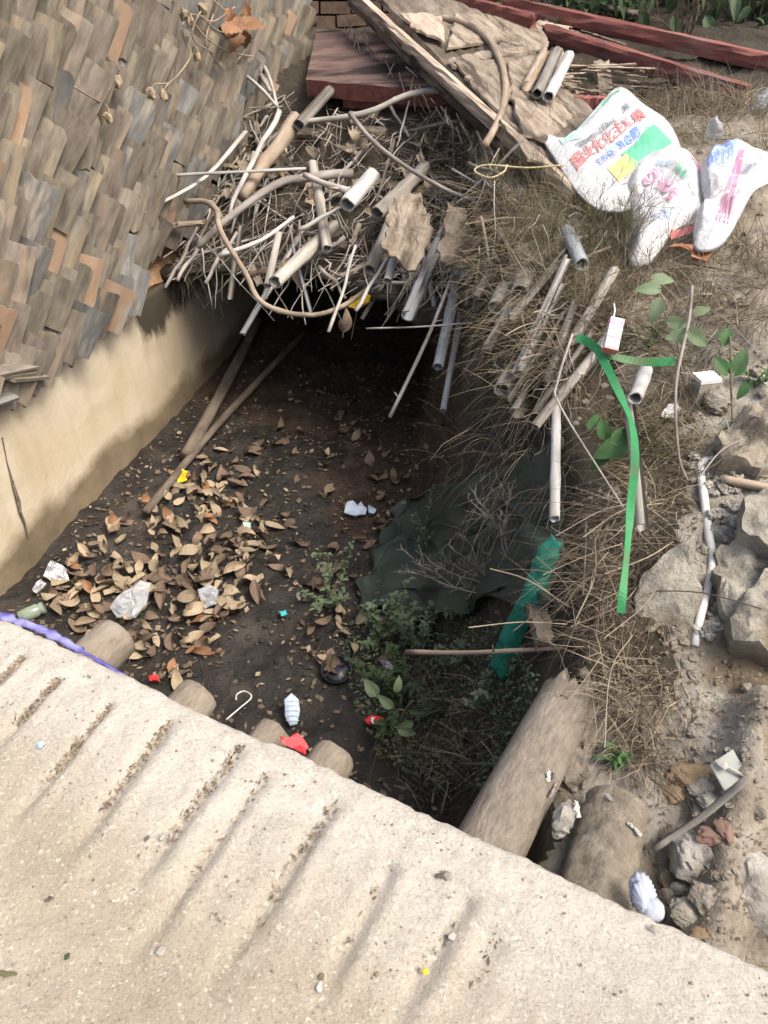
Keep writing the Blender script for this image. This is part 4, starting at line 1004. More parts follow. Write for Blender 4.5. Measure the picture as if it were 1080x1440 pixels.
# clods and pebbles on floor and bank
mb = MB(); V1, F1 = ico(1)
for i in range(2600):
    if random.random() < .5: x, y = random.uniform(wallx(2.), .3), random.uniform(1.3, 4.6)
    else: x, y = random.uniform(.35, 1.5), random.uniform(.5, 3.6)
    if x < wallx(y) + .05 or eb(x, y) < .03: continue
    bnk = x > float(np.interp(y, FY, TX)); s = random.choice((.004, .005, .006, .008, .011, .017)); p = Vector((x, y, H(x, y)))
    j = [random.uniform(.6, 1.2) for _ in V1]
    mb.add([p + Vector((q.x * s, q.y * s, q.z * s * .7)) * k for q, k in zip(V1, j)], F1, 1 if bnk else 0)
tag(obj('clod_gravel', mb, [m_soil_dark, m_bank]), 'small clods and pebbles of soil on the bank and ditch floor', 'clods', kind='stuff')

# ------------------------------------------------------------------ stones and rubble on the bank
def stone(px, py, rpx, label, mat_, sq=(1, 1, .7), lift=.0, cat='stone', group=None, sub=4, amp=.3):
    p = T(px, py); r = px2m(p, rpx); p = p + Vector((0, 0, r * .25 + lift))
    o = obj('stone' if cat == 'stone' else cat.replace(' ', '_'), rock(p, r, sub, sq, amp), mat_, loc=p)
    o.data.polygons.foreach_set('use_smooth', [True] * len(o.data.polygons)); o.data.set_sharp_from_angle(angle=R(35))
    return tag(o, label, cat, group)
stone(972, 1208, 36, 'pale grey concrete lump, largest of the loose rubble beside the road', m_stone, (1, 1.05, .8))
stone(990, 1262, 20, 'round grey concrete lump below the largest lump', m_stone)
stone(968, 1286, 24, 'flat greenish rubble piece next to the road edge', m_slate, (1.2, .9, .5))
stone(985, 1318, 14, 'small brownish stone by the road edge', m_ochre, (1.1, .9, .6))
stone(1005, 1180, 20, 'broken red brick piece behind the largest lump', m_redstone, (1.3, .9, .6))
stone(1018, 1170, 16, 'pinkish brick fragment at the mud ridge', m_redstone, (.8, 1.2, .6))
stone(1000, 1130, 16, 'pale stone lying under the glass fragment', m_stone, (1.1, .9, .6))
stone(985, 1148, 14, 'small pale stone under the flat lath', m_stone)
stone(975, 1095, 26, 'ochre stone set in the bank behind the lath', m_ochre, (1.3, .9, .6))
stone(948, 1118, 16, 'small ochre stone near the mud caked log', m_ochre)
stone(990, 1115, 18, 'mossy grey stone beside the ochre stone', m_slate, (1.2, .9, .6))
stone(940, 1240, 15, 'grey rubble piece above the white foam', m_slate)
stone(955, 1250, 13, 'dark rubble piece above the white foam', m_stone)
stone(938, 1262, 12, 'small rubble piece touching the white foam', m_stone)
stone(1075, 1268, 52, 'big pale white stone at the road edge corner', m_stone, (1, 1.2, .6), amp=.2)
stone(1060, 1340, 26, 'brown clod between the pale stone and road', m_bank, (1.4, 1, .5))
stone(1008, 570, 24, 'tan clod below the white box', m_bank, (1, 1, .7))
stone(980, 590, 14, 'small tan clod below the white box', m_bank)
stone(1040, 428, 14, 'brown stone among straw on the upper bank', m_bank, (1.3, .9, .7))
stone(1005, 255, 9, 'brown clod between the two sacks', m_bank, lift=.09)
for i in range(46):
    x, y = random.choice(((random.uniform(930, 1030), random.uniform(1130, 1330)), (random.uniform(960, 1080), random.uniform(500, 660)), (random.uniform(890, 1080), random.uniform(930, 1120)), (random.uniform(955, 1010), random.uniform(690, 890))))
    stone(x, y, random.uniform(3.5, 9), 'small loose rubble bit scattered on the bank soil', random.choice((m_stone, m_bank, m_bank, m_slate)), group='rubble bits on the bank', sub=3, amp=.6)
# layered slabs of rock at the right
def rockslab(ol, px, py, lift, n, th, label, mat_, bump=.02, jag=.010):
    bump *= 2.2; lift -= .012
    p = T(px, py) + Vector((0, 0, lift)); o = obj('rock_slab', slab(ol, p, n, th, jag, 16, bump, 8), mat_, loc=p, smooth=True); o.data.set_sharp_from_angle(angle=R(38)); tag(o, label, 'rock')
rockslab([(1022, 880), (1045, 845), (1095, 790), (1160, 800), (1160, 950), (1085, 945), (1018, 928), (1012, 900)], 1070, 880, .03, Vector((-.25, -.35, .9)), .08, 'large grey layered rock slab jutting from the bank', m_slate, .03)
rockslab([(1030, 730), (1090, 690), (1160, 700), (1160, 790), (1095, 790), (1040, 778)], 1070, 750, .03, Vector((-.2, -.3, .93)), .08, 'smooth pale rock slab above the layered rock', m_slate)
rockslab([(1000, 790), (1040, 770), (1090, 790), (1060, 840), (1020, 885), (1003, 860)], 1040, 815, .01, Vector((-.2, -.3, .93)), .06, 'greenish rock slab between pipe and layered rock', m_slate)
rockslab([(900, 810), (975, 760), (985, 830), (970, 900), (940, 925), (885, 900)], 935, 850, .01, Vector((-.3, -.5, .8)), .04, 'flat grey stone face left of the white pipe', m_slate, .012)
rockslab([(1005, 620), (1080, 560), (1150, 570), (1150, 680), (1060, 680), (1010, 665)], 1060, 620, .02, Vector((-.1, -.3, .95)), .06, 'rough tan rock slab behind the beige pipe', m_bank, .03)
# crusty concrete spill along the pipe
for i in range(120):
    x = random.uniform(-12, 34); y = random.uniform(640, 900); xc = np.interp(y, [640, 740, 790, 850, 900], [1000, 1008, 1022, 1010, 985])
    stone(xc + x * (.6 if y > 850 else 1), y, random.uniform(3, 8), 'crusty grey concrete crumb heaped beside the white pipe', m_stone, group='crusty concrete crumbs', sub=3, amp=.75)

# ------------------------------------------------------------------ dry grass and straw
def blades(mb, p, d, L_, w_, droop, mi=0, seg=4):
    side = d.cross(Vector((0, 0, 1))); side = side.normalized() if side.length > 1e-3 else Vector((1, 0, 0))
    ra = random.uniform(0, 3.14); side = (side * math.cos(ra) + d.cross(side) * math.sin(ra)).normalized()
    v = []; f = []; q = p.copy(); dd = d.normalized()
    for i in range(seg + 1):
        t = i / seg; ww = w_ * (1 - t * .85)
        v += [q - side * ww / 2, q + side * ww / 2]
        q = q + dd * L_ / seg; dd = (dd + Vector((random.gauss(0, .12), random.gauss(0, .12), random.gauss(0, .10) - droop))).normalized()
    for i in range(seg): f.append((2 * i, 2 * i + 1, 2 * i + 3, 2 * i + 2))
    mb.add(v, f, mi)
def grass(name, poly, cnt, surf, mats, L0, L1, dirf, droop, label, w_=(.0014, .0034), lift=0.):
    mb = MB()
    pts = [poly_in(poly) for _ in range(max(8, cnt // 14))]
    base = [T(x, y, lift, surf) for x, y in pts]; dirs = [dirf(b) for b in base]
    for i in range(cnt):
        bi = random.randrange(len(base)); b = base[bi]; p = b + Vector((random.gauss(0, .028), random.gauss(0, .028), 0)); z = surf(p.x, p.y)
        if abs(z - b.z) < .15: p.z = z + lift * random.random()
        blades(mb, p, (dirs[bi] + Vector((random.gauss(0, .22), random.gauss(0, .22), random.gauss(0, .18)))).normalized(), random.uniform(L0, L1), random.uniform(*w_), droop, random.randrange(len(mats)))
    return tag(obj(name, mb, mats), label, 'grass', kind='stuff')
def rd(bias, s): return lambda p: (bias + Vector((random.gauss(0, s), random.gauss(0, s), random.gauss(0, s)))).normalized()
grass('dry_grass', [(690, 250), (800, 260), (880, 360), (860, 480), (800, 560), (720, 560), (660, 430), (650, 330)], 2300, top, [m_straw, m_strawd, m_olive, m_strawd, m_straw], .10, .34, rd(Vector((-.5, -.7, .35)), .5), .22, 'dry grass hanging over the ditch edge below the sacks')
grass('dry_grass', [(760, 260), (900, 330), (900, 400), (840, 470), (760, 420), (720, 330)], 2000, top, [m_olive, m_olive, m_straw], .10, .26, rd(Vector((-.1, -.3, .9)), .4), .06, 'olive wispy grass standing in front of the printed sack', (.001, .002))
grass('dry_grass', [(640, 170), (720, 200), (790, 260), (740, 330), (640, 300), (560, 200)], 1800, top, [m_strawd, m_olive, m_twig], .08, .24, rd(Vector((-.3, -.4, .5)), .6), .12, 'dark tangled grass under the rotten panel')
grass('dry_grass', [(820, 690), (900, 700), (975, 640), (985, 720), (930, 820), (905, 925), (850, 925), (825, 880), (825, 800)], 1500, H, [m_straw, m_strawd, m_strawd, m_strawd, m_twig], .06, .24, rd(Vector((-.6, -.6, -.15)), .6), .10, 'matted dead straw sliding down the near ditch edge', w_=(.001, .0024), lift=.02)
grass('dry_grass', [(830, 940), (930, 930), (960, 1010), (900, 1080), (850, 1060), (860, 1000)], 900, H, [m_straw, m_strawd], .05, .16, rd(Vector((-.4, -.6, .3)), .6), .15, 'sparse straw on the soil behind the long log', lift=.01)
grass('dry_grass', [(880, 360), (1080, 330), (1080, 480), (1000, 520), (900, 520), (850, 460)], 2000, top, [m_straw, m_straw, m_strawd, m_strawd, m_olive], .08, .26, rd(Vector((-.3, -.3, .3)), .7), .12, 'dead straw lying on the bank below the sacks', lift=.02)
grass('dry_grass', [(860, 150), (960, 120), (1080, 130), (1080, 220), (1040, 215), (960, 200)], 1800, top, [m_strawd, m_straw, m_straw], .08, .24, rd(Vector((-.2, -.2, .3)), .7), .12, 'dead straw behind the sacks under the red beams', lift=.02)
grass('dry_grass', [(860, 520), (980, 500), (985, 680), (900, 720), (840, 640)], 1200, H, [m_strawd, m_straw, m_olive], .08, .22, rd(Vector((-.5, -.5, .3)), .6), .15, 'dead straw between the green strap and white box', lift=.02)
grass('dry_grass', [(560, 950), (680, 930), (720, 1000), (690, 1100), (620, 1120), (540, 1060)], 1100, H, [m_strawd, m_twig, m_straw], .06, .20, rd(Vector((0, -.1, .5)), .7), .12, 'dead straw on the shaded ditch floor beside the long log')
grass('dry_grass', [(620, 560), (720, 560), (800, 640), (780, 760), (680, 720), (640, 660)], 420, H, [m_twig, m_strawd, m_straw], .10, .30, rd(Vector((-.5, -.6, .3)), .5), .25, 'dark roots and straw hanging down the ditch side')
# fine hanging fibres at the wall end of the heap
grass('dry_grass', [(235, 330), (285, 310), (300, 350), (250, 370)], 160, lambda x, y: max(H(x, y), V(x, y)), [m_straw, m_stick], .15, .38, rd(Vector((.1, -.4, -.6)), .25), .25, 'fine dry fibres hanging from the heap over the mossy plaster', lift=.03)
# bigger bent straws, one by one
for i in range(60):
    zone = random.choice((([(780, 700), (960, 660), (930, 900), (800, 940)], H, 'on the near ditch edge'), ([(680, 300), (850, 280), (840, 540), (690, 520)], top, 'in the grass over the ditch'), ([(870, 350), (1070, 350), (1060, 640), (900, 640)], top, 'on the bank below the sacks')))
    x, y = poly_in(zone[0]); a = T(x, y, random.uniform(.02, .06), zone[1]); dv = Vector((random.gauss(-.5, .5), random.gauss(-.5, .5), random.uniform(-.1, .35))).normalized(); L_ = random.uniform(.12, .32)
    q = smoothpath([a, a + dv * L_ * .5 + Vector((0, 0, .006)), a + dv * L_ + Vector((random.gauss(0, .025), random.gauss(0, .025), -random.uniform(0, .03)))], 4)
    tag(obj('straw', tube(q, random.uniform(.0009, .0019), 5), random.choice((m_straw, m_strawd, m_vine, m_stick)), loc=a), f'long bent straw lying {zone[2]}', 'straw', f'long straws {zone[2]}')

mb = MB()
for i in range(2600):
    x, y = random.choice((poly_in([(880, 940), (1090, 930), (1090, 1350), (1000, 1330), (900, 1200)]), poly_in([(880, 350), (1090, 130), (1090, 680), (900, 700)]), poly_in([(800, 680), (990, 640), (990, 920), (850, 940)])))
    p = T(x, y, random.uniform(.001, .008)); s_ = random.uniform(.002, .008); a = random.uniform(0, 6.28); el = random.choice((.25, .4, .8))
    ax = Vector((math.cos(a), math.sin(a), random.uniform(-.4, .4))) * s_ * (1.6 if el < .3 else 1) * .8; ay = Vector((-math.sin(a), math.cos(a), random.uniform(-.4, .4))) * s_ * el
    mb.add([p - ax, p + ay, p + ax, p - ay], [(0, 1, 2, 3)], random.choice((0, 1, 2, 2, 3, 3)))
tag(obj('bank_litter', mb, [m_leafb, m_strawd, m_twig, m_bank]), 'small plant crumbs and chips strewn over the bank soil', 'litter', kind='stuff')

# ------------------------------------------------------------------ live plants
def leaflet(mb, p, d, up, L_, w_, mi=0, cup=.25):
    d = d.normalized(); s = d.cross(up); s = s.normalized() if s.length > 1e-4 else Vector((1, 0, 0)); n = s.cross(d)
    v = [p, p + d * L_ * .35 + s * w_ / 2 + n * w_ * cup, p + d * L_ * .4, p + d * L_ * .35 - s * w_ / 2 + n * w_ * cup, p + d * L_ * .72 + s * w_ * .36 + n * w_ * cup * .6, p + d * L_ * .72, p + d * L_ * .72 - s * w_ * .36 + n * w_ * cup * .6, p + d * L_ - n * L_ * .12]
    mb.add(v, [(0, 2, 1), (0, 3, 2), (1, 2, 5, 4), (2, 3, 6, 5), (4, 5, 7), (5, 6, 7)], mi)
def weed(px, py, h, nst, nl, ls, label, surf=H, mat_=None, spread=.6, lean=Vector((0, 0, 1)), base=None, stemm=None):
    p = base or T(px, py, 0, surf); root = empty('weed', p, label, 'weed'); st = MB(); fo = MB()
    for s in range(nst):
        d = (lean + Vector((random.gauss(0, spread), random.gauss(0, spread), random.uniform(.1, .5)))).normalized(); hh = h * random.uniform(.55, 1)
        q = [p]; dd = d.copy()
        for i in range(6): q.append(q[-1] + dd * hh / 6); dd = (dd + Vector((random.gauss(0, .15), random.gauss(0, .15), .05))).normalized()
        st.add(*tube(q, [.0028 * (1 - i / 8) for i in range(7)], 5))
        for l in range(nl):
            t = random.uniform(.15, 1) * 6; i = min(5, int(t)); c = q[i].lerp(q[i + 1], t - i)
            ld = Vector((random.gauss(0, 1), random.gauss(0, 1), random.uniform(-.2, .6))).normalized(); L_ = ls * random.uniform(.5, 1.2)
            leaflet(fo, c, ld, Vector((0, 0, 1)), L_, L_ * random.uniform(.35, .6))
    obj('stem', st, stemm or m_stem, root); tag(obj('foliage', fo, mat_ or m_green, root, smooth=True), kind='stuff')
    return root
weed(470, 850, .30, 7, 30, .030, 'dusty green weed creeping beside the black bottle base', lean=Vector((-.3, .1, .6)))
weed(535, 905, .30, 10, 36, .030, 'bushy dusty green weed in the middle of the ditch', lean=Vector((0, 0, .8)))
weed(590, 915, .28, 9, 34, .028, 'low green weed behind the level branch', lean=Vector((.1, 0, .8)))
weed(640, 935, .22, 8, 28, .026, 'small green weed under the level branch', lean=Vector((.1, 0, .8)))
weed(560, 985, .24, 8, 28, .036, 'broad leaved weed beside the red packet', mat_=m_greend, lean=Vector((-.1, 0, .8)))
weed(545, 1035, .15, 6, 20, .026, 'low weed between the red packet and slab edge', mat_=m_greend)
weed(610, 1010, .16, 7, 22, .022, 'dark weed on the shaded floor by the straw', mat_=m_greend)
weed(680, 1000, .2, 9, 28, .022, 'fine leaved green weed beside the long log', mat_=m_green)
weed(720, 950, .14, 5, 22, .018, 'small weed growing at the foot of the net roll', mat_=m_green)
weed(600, 790, .40, 7, 40, .016, 'slender upright feathery weed on the dark shade cloth', lean=Vector((-.1, .2, 1)), mat_=m_green, spread=.25)
weed(660, 870, .22, 7, 26, .03, 'dark long leaved weed at the foot of the shade cloth', mat_=m_greend)
weed(870, 1075, .06, 5, 14, .022, 'small green sprout behind the mud caked log', mat_=m_greenb)
weed(1060, 545, .10, 4, 14, .022, 'small green weed on the bank beyond the white box', mat_=m_greenb)
weed(870, 510, .14, 9, 40, .010, 'feathery green weed beside the drink carton', mat_=m_greend, surf=top)
weed(910, 490, .14, 9, 40, .010, 'feathery dark green weed behind the green strap', mat_=m_greend, surf=top)
# ground cover of tiny leaves on the shaded floor
mb = MB()
for i in range(2600):
    x, y = poly_in([(480, 880), (600, 850), (720, 880), (760, 960), (690, 1110), (600, 1110), (520, 1040), (490, 960)]); p = T(x, y, random.uniform(.0, .05)); L_ = random.uniform(.008, .02)
    leaflet(mb, p, Vector((random.gauss(0, 1), random.gauss(0, 1), random.uniform(-.1, .5))), Vector((0, 0, 1)), L_, L_ * .5, random.randrange(2))
tag(obj('ground_cover', mb, [m_greend, m_green]), 'tiny green creeping leaves covering the shaded ditch floor', 'ground cover', kind='stuff')

def bigleaf(p, d, up, L_, w_, heart=.0, droop=.2, jag=0):
    n, h = 8, 3; v = []; f = []; d = d.normalized(); s = d.cross(up).normalized(); n_ = s.cross(d)
    for i in range(n + 1):
        t = i / n; ww = w_ * (math.sin(math.pi * (t ** .72 * .97 + .02)) ** .8) * (1 + (jag if i % 2 else -jag))
        for j in range(-h, h + 1):
            u = j / h; v.append(p + d * (L_ * (t - heart * abs(u) * (1 - t))) + s * u * ww / 2 + n_ * (abs(u) * ww * .16 - droop * L_ * t * t + .01 * L_ * math.sin(t * 14 + u * 5)))
    k = 2 * h + 1
    for i in range(n):
        for j in range(k - 1): f.append((i * k + j, i * k + j + 1, (i + 1) * k + j + 1, (i + 1) * k + j))
    return v, f
def leafplant(name, label, stem, leaves, d0, mat_, cat='vine'):
    q = [P(x, y, d) for x, y, d in stem]; root = empty(name, q[0], label, cat)
    obj('stem', tube(smoothpath(q, 4), .0025, 6), m_stem, root, smooth=True)
    for x, y, L_, ang, d in leaves:
        p = P(x, y, d); a = R(ang); dr = Vector((math.cos(a), .35 * math.sin(a), math.sin(a) * .8)); dr.z -= .15
        m_ = px2m(p, L_)
        obj('leaf', bigleaf(p - dr.normalized() * m_ / 2, dr, (VIEW + Vector((random.gauss(0, .25), random.gauss(0, .25), random.gauss(0, .25)))).normalized(), m_, m_ * random.uniform(.6, .8), .25, .15), mat_, root, smooth=True)
leafplant('climbing_vine', 'green climbing vine with heart leaves on the bank above the strap', [(960, 530, 1.9), (950, 470, 1.95), (930, 430, 2.0), (925, 400, 2.05)],
          [(936, 393, 28, 10, 2.0), (908, 406, 30, 170, 1.98), (921, 440, 30, 250, 1.95), (958, 455, 30, 0, 1.92), (950, 473, 28, 180, 1.9), (990, 436, 22, 30, 1.95), (985, 478, 34, -30, 1.88), (1012, 470, 18, 200, 1.9)], 1.9, m_green)
leafplant('climbing_vine', 'short green vine with mottled leaves beyond the white box', [(1030, 590, 1.75), (1028, 540, 1.78), (1027, 480, 1.84), (1024, 460, 1.88)],
          [(1043, 505, 36, 70, 1.8), (1014, 512, 26, 120, 1.8), (1043, 552, 22, 250, 1.75), (1023, 470, 22, 80, 1.85)], 1.8, m_greenb)
leafplant('nettle_plant', 'broad leaved green plant in the shade behind the strap', [(835, 660, 2.0), (852, 640, 1.98), (872, 620, 1.96)],
          [(858, 632, 52, 200, 1.93), (882, 612, 34, 30, 1.93), (842, 648, 34, 230, 1.96), (848, 600, 26, 100, 1.98), (836, 590, 22, 60, 2.0)], 1.95, m_greenb, 'plant')
leafplant('broad_weed', 'broad leaved seedling beside the red packet', [(560, 1015, 2.42), (572, 995, 2.38), (580, 985, 2.36)],
          [(590, 1001, 22, -10, 2.34), (568, 1020, 20, 200, 2.35), (575, 1030, 24, -20, 2.33), (540, 985, 22, 130, 2.4), (520, 965, 24, 120, 2.45), (560, 960, 20, 80, 2.4)], 2.4, m_green, 'weed')

# dry wispy shrubs
def wisp(px, py, h, label, surf=top, n=7, mat_=None, lean=Vector((0, 0, 1)), depthn=4, thick=.0016):
    p = T(px, py, 0, surf); mb = MB()
    def grow(q, d, L_, r, k):
        pts = [q]; 
        for i in range(4): d = (d + Vector((random.gauss(0, .14), random.gauss(0, .14), random.gauss(.03, .10)))).normalized(); pts.append(pts[-1] + d * L_ / 4)
        mb.add(*tube(pts, [r, r * .9, r * .8, r * .7, r * .6], 3 if k < 3 else 4, False))
        if k > 0:
            for _ in range(3): 
                i = random.randint(1, 4); grow(pts[i], (d + Vector((random.gauss(0, .5), random.gauss(0, .5), random.gauss(.1, .35)))).normalized(), L_ * random.uniform(.45, .7), r * .7, k - 1)
    for _ in range(n): grow(p + Vector((random.gauss(0, .02), random.gauss(0, .02), 0)), (lean + Vector((random.gauss(0, .3), random.gauss(0, .3), 0))).normalized(), h * random.uniform(.35, .5), thick, depthn)
    return tag(obj('dry_shrub', mb, mat_ or m_stem, loc=p), label, 'shrub')
wisp(845, 370, .40, 'wispy dry shrub standing in front of the printed sack', n=7, mat_=m_olive)
wisp(895, 400, .40, 'thin branching dry weed standing before the bulging sack', n=4, mat_=m_twig, depthn=3, thick=.002)
wisp(868, 372, .42, 'wispy olive shrub before the printed sack corner', n=6, mat_=m_stem)
wisp(925, 385, .30, 'sparse dry weed standing before the bulging sack foot', n=3, mat_=m_twig, depthn=3, thick=.0016)
wisp(770, 340, .32, 'wispy tan shrub at the ditch edge below the looped cord', n=6, mat_=m_olive)
wisp(700, 300, .28, 'dark wispy shrub under the rotten panel edge', n=5, mat_=m_strawd)
wisp(820, 450, .28, 'tan wispy weed between the bamboo end and carton', n=5, mat_=m_straw)
wisp(690, 830, .34, 'bleached bare creeper fanning over the shade cloth', surf=H, n=4, mat_=m_stick, lean=Vector((-.8, .2, .5)), depthn=3, thick=.003)
wisp(720, 780, .34, 'bleached bare creeper climbing the ditch side by the net', surf=H, n=4, mat_=m_stick, lean=Vector((-.5, .3, .6)), depthn=3, thick=.003)
wisp(600, 1120, .22, 'pale bare twigs spreading by the slab edge', surf=H, n=3, mat_=m_stick, lean=Vector((0, .3, .5)), depthn=2, thick=.002)
# dark bush behind the beams
bush = empty('evergreen_bush', P(1000, -10, 4.9), 'dark green broad leaved bush behind the red beams', 'bush')
mb = MB()
for i in range(7): obj('stem', tube(wob(P(980 + i * 18, 60, 5.2), P(930 + i * 30, -60, 5.0), 5, .08), .008, 5), m_stem, bush)
for i in range(210):
    x, y = random.uniform(800, 1120), random.uniform(-110, 50)
    if y > 20 + (x - 900) * .12: y -= 50
    p = P(x, y, random.uniform(4.5, 5.4)); dr = Vector((random.gauss(0, .5), random.gauss(-.2, .4), -1)); L_ = random.uniform(.11, .17)
    obj('leaf', bigleaf(p, dr, (VIEW + Vector((random.gauss(0, .4), random.gauss(0, .4), 0))).normalized(), L_, L_ * .45, 0, .2), m_greend, bush, smooth=True)
wisp(850, 20, .7, 'dark dead brush behind the longest red beam', n=8, mat_=m_twig, thick=.005, depthn=3)
wisp(960, 60, .6, 'dark dead brush beneath the evergreen bush', n=8, mat_=m_twig, thick=.005, depthn=3)

hd = empty('hedge', P(900, 0, 6.2), 'dense dark hedge standing in shade beyond the fallen beams', 'hedge')
st = MB(); fo = MB()
for i in range(26):
    a = T(random.uniform(600, 1100), random.uniform(10, 60), 0, H); a = Vector((lerp(.3, 3.0, i / 25), random.uniform(5.6, 6.4), 0)); a.z = H(a.x, a.y) - .02
    b = a + Vector((random.gauss(0, .2), random.gauss(-.1, .15), random.uniform(.5, 1.0))); st.add(*tube(wob(a, b, 5, .08), [.012, .01, .009, .007, .005, .003], 5))
    for j in range(110):
        p = a.lerp(b, random.uniform(.05, 1.05)) + Vector((random.gauss(0, .13), random.gauss(0, .13), random.gauss(0, .05))); L_ = random.uniform(.04, .09)
        leaflet(fo, p, Vector((random.gauss(0, 1), random.gauss(-.3, 1), random.uniform(-1, .4))), Vector((0, 0, 1)), L_, L_ * .5)
obj('stem', st, m_twig, hd); tag(obj('foliage', fo, m_greend, hd), kind='stuff')
# dried climber on the tile pile
root = empty('dried_climber', onwall(320, 40, .06), 'dried climbing vine with seed heads hanging over the roof tiles', 'climber')
mb = MB()
for path in ([(255, 40), (262, 62), (268, 78), (255, 100), (238, 116), (218, 118)], [(290, 5), (275, 30), (272, 55), (300, 75)], [(165, 88), (160, 110), (152, 130), (143, 143), (120, 132), (104, 122)], [(143, 143), (152, 152), (153, 160)], [(300, 0), (330, 30), (345, 65), (330, 90)], [(280, 20), (310, 45), (340, 40), (350, 5)], [(260, 10), (285, 48), (320, 72), (360, 80)], [(300, 20), (290, 60), (310, 95)], [(238, 116), (232, 124), (230, 130)], [(218, 118), (213, 124), (212, 128)], [(330, 10), (300, 30), (270, 20), (256, 35)]):
    obj('stem', tube(smoothpath([onwall(x, y, .12 + random.uniform(-.01, .02)) for x, y in path], 5), .0035, 6), m_vine, root, smooth=True)
for x, y, r_ in ((166, 115, 9), (230, 134, 8), (212, 131, 8), (152, 165, 8), (277, 78, 7), (275, 70, 6), (258, 20, 9), (268, 30, 8), (285, 12, 8)):
    p = onwall(x, y, .125); r = px2m(p, r_); V_, F_ = rock(p, r, 2, (.75, .75, 1.05), .5, .2); o = obj('seed_head', (V_, F_), m_leaf, root)
for i in range(16):
    p = onwall(random.uniform(312, 345), random.uniform(2, 52), random.uniform(.11, .2)); L_ = random.uniform(.06, .12)
    obj('dried_leaf', bigleaf(p, Vector((random.gauss(0, 1), random.gauss(0, 1), random.gauss(0, 1))), VIEW, L_, L_ * .7, .1, .5, .2), m_leafr, root, smooth=True)

# ------------------------------------------------------------------ sacks
def sheet(fn, nu, nv):
    v = [fn(i / nu, j / nv) for i in range(nu + 1) for j in range(nv + 1)]; k = nv + 1
    return v, [(i * k + j, (i + 1) * k + j, (i + 1) * k + j + 1, i * k + j + 1) for i in range(nu) for j in range(nv)]
def pillow(outline, p0, n, bulge, wr, seed, sub=5):
    """cloth bag lying on a plane: outline in pixels, bulging to both sides; returns mesh and its upper surface function"""
    n = n.normalized(); pts = smoothpath([onplane(x, y, p0, n) for x, y in outline] + [onplane(*outline[0], p0, n)], sub)[:-1]
    c = sum(pts, Vector()) / len(pts); K = len(pts); RN = 26; v = []; f = []
    def hgt(q, t): return bulge * max(0, 1 - t ** 2.2) ** .7 + wr * (.8 * FB(q.x, q.y, q.z + seed, 7, 4) + .7 * abs(FB(q.x, q.y, q.z + seed + 9, 3.2, 2)) + 1.5 * mn.voronoi(Vector((q.x * 8 + .5 * N(q.y, seed, 0, 5), q.y * 5, q.z * 5 + seed)))[0][0]) * min(1, (1 - t) * 4)
    for lay in (1, -1):
        for r in range(RN, 0, -1):
            t = r / RN
            for q in pts:
                w_ = c.lerp(q, t); v.append(w_ + n * (hgt(w_, t) if lay == 1 else -bulge * .4 * (1 - t * t)))
        v.append(c + n * (hgt(c, 0) if lay == 1 else -bulge * .4))
    o2 = RN * K + 1
    for lay in (0, 1):
        o = lay * o2
        for r in range(RN - 1):
            for j in range(K):
                q = (o + r * K + j, o + r * K + (j + 1) % K, o + (r + 1) * K + (j + 1) % K, o + (r + 1) * K + j); f.append(q if lay == 0 else q[::-1])
        for j in range(K):
            q = (o + (RN - 1) * K + j, o + (RN - 1) * K + (j + 1) % K, o + RN * K); f.append(q if lay == 0 else q[::-1])
    for j in range(K): f.append((j, o2 + j, o2 + (j + 1) % K, (j + 1) % K))
    from mathutils.bvhtree import BVHTree
    bv = BVHTree.FromPolygons(v, f)
    return v, f, bv, n
def print_on(bv, n, p0, poly_faces, mat_, name, parent, lift=.004):
    """drop flat printed shapes (world points near the plane) on the cloth"""
    v, f = poly_faces; out = []
    for q in v:
        h = bv.ray_cast(q + n * .5, -n); out.append((h[0] if h[0] is not None else q) + n * lift)
    o = obj(name, (out, f), mat_, parent, smooth=False); return o
def text_shape(s, fit=None):
    cu = bpy.data.curves.new('t', 'FONT'); cu.body = s; cu.size = 1; cu.offset = .012; cu.resolution_u = 3; t = bpy.data.objects.new('t', cu); COL.objects.link(t)
    bpy.context.view_layer.update(); me = t.evaluated_get(bpy.context.evaluated_depsgraph_get()).to_mesh()
    bm = bmesh.new(); bm.from_mesh(me); bmesh.ops.triangulate(bm, faces=bm.faces); bmesh.ops.subdivide_edges(bm, edges=[e for e in bm.edges if e.calc_length() > .16], cuts=2); bmesh.ops.triangulate(bm, faces=bm.faces)
    v = [x.co.copy() for x in bm.verts]; f = [tuple(y.index for y in q.verts) for q in bm.faces]; bm.free()
    bpy.data.objects.remove(t); bpy.data.curves.remove(cu)
    x0 = min(q.x for q in v); x1 = max(q.x for q in v); y0 = min(q.y for q in v); y1 = max(q.y for q in v)
    return [((q.x - x0) / (x1 - x0), (q.y - y0) / (y1 - y0)) for q in v], f
def px_quad_map(quad, uv, p0, n):
    (a, b, c, d) = quad; o = []
    for u, w_ in uv:
        x = lerp(lerp(a[0], b[0], u), lerp(d[0], c[0], u), w_); y = lerp(lerp(a[1], b[1], u), lerp(d[1], c[1], u), w_); o.append(onplane(x, y, p0, n))
    return o
def grid_uv(n, m):
    return [(i / n, j / m) for i in range(n + 1) for j in range(m + 1)], [(i * (m + 1) + j, (i + 1) * (m + 1) + j, (i + 1) * (m + 1) + j + 1, i * (m + 1) + j + 1) for i in range(n) for j in range(m)]
def ptext(sk, s, quad, mat_, lift=.0055, name='lettering'):
    uv, f = text_shape(s); print_on(sk[0], sk[1], sk[2], (px_quad_map(quad, uv, sk[2], sk[1]), f), mat_, name, sk[3], lift)
def pblock(sk, quad, mat_, lift=.003, n=12, m=8, name='printed_block'):
    uv, f = grid_uv(n, m); print_on(sk[0], sk[1], sk[2], (px_quad_map(quad, uv, sk[2], sk[1]), f), mat_, name, sk[3], lift)

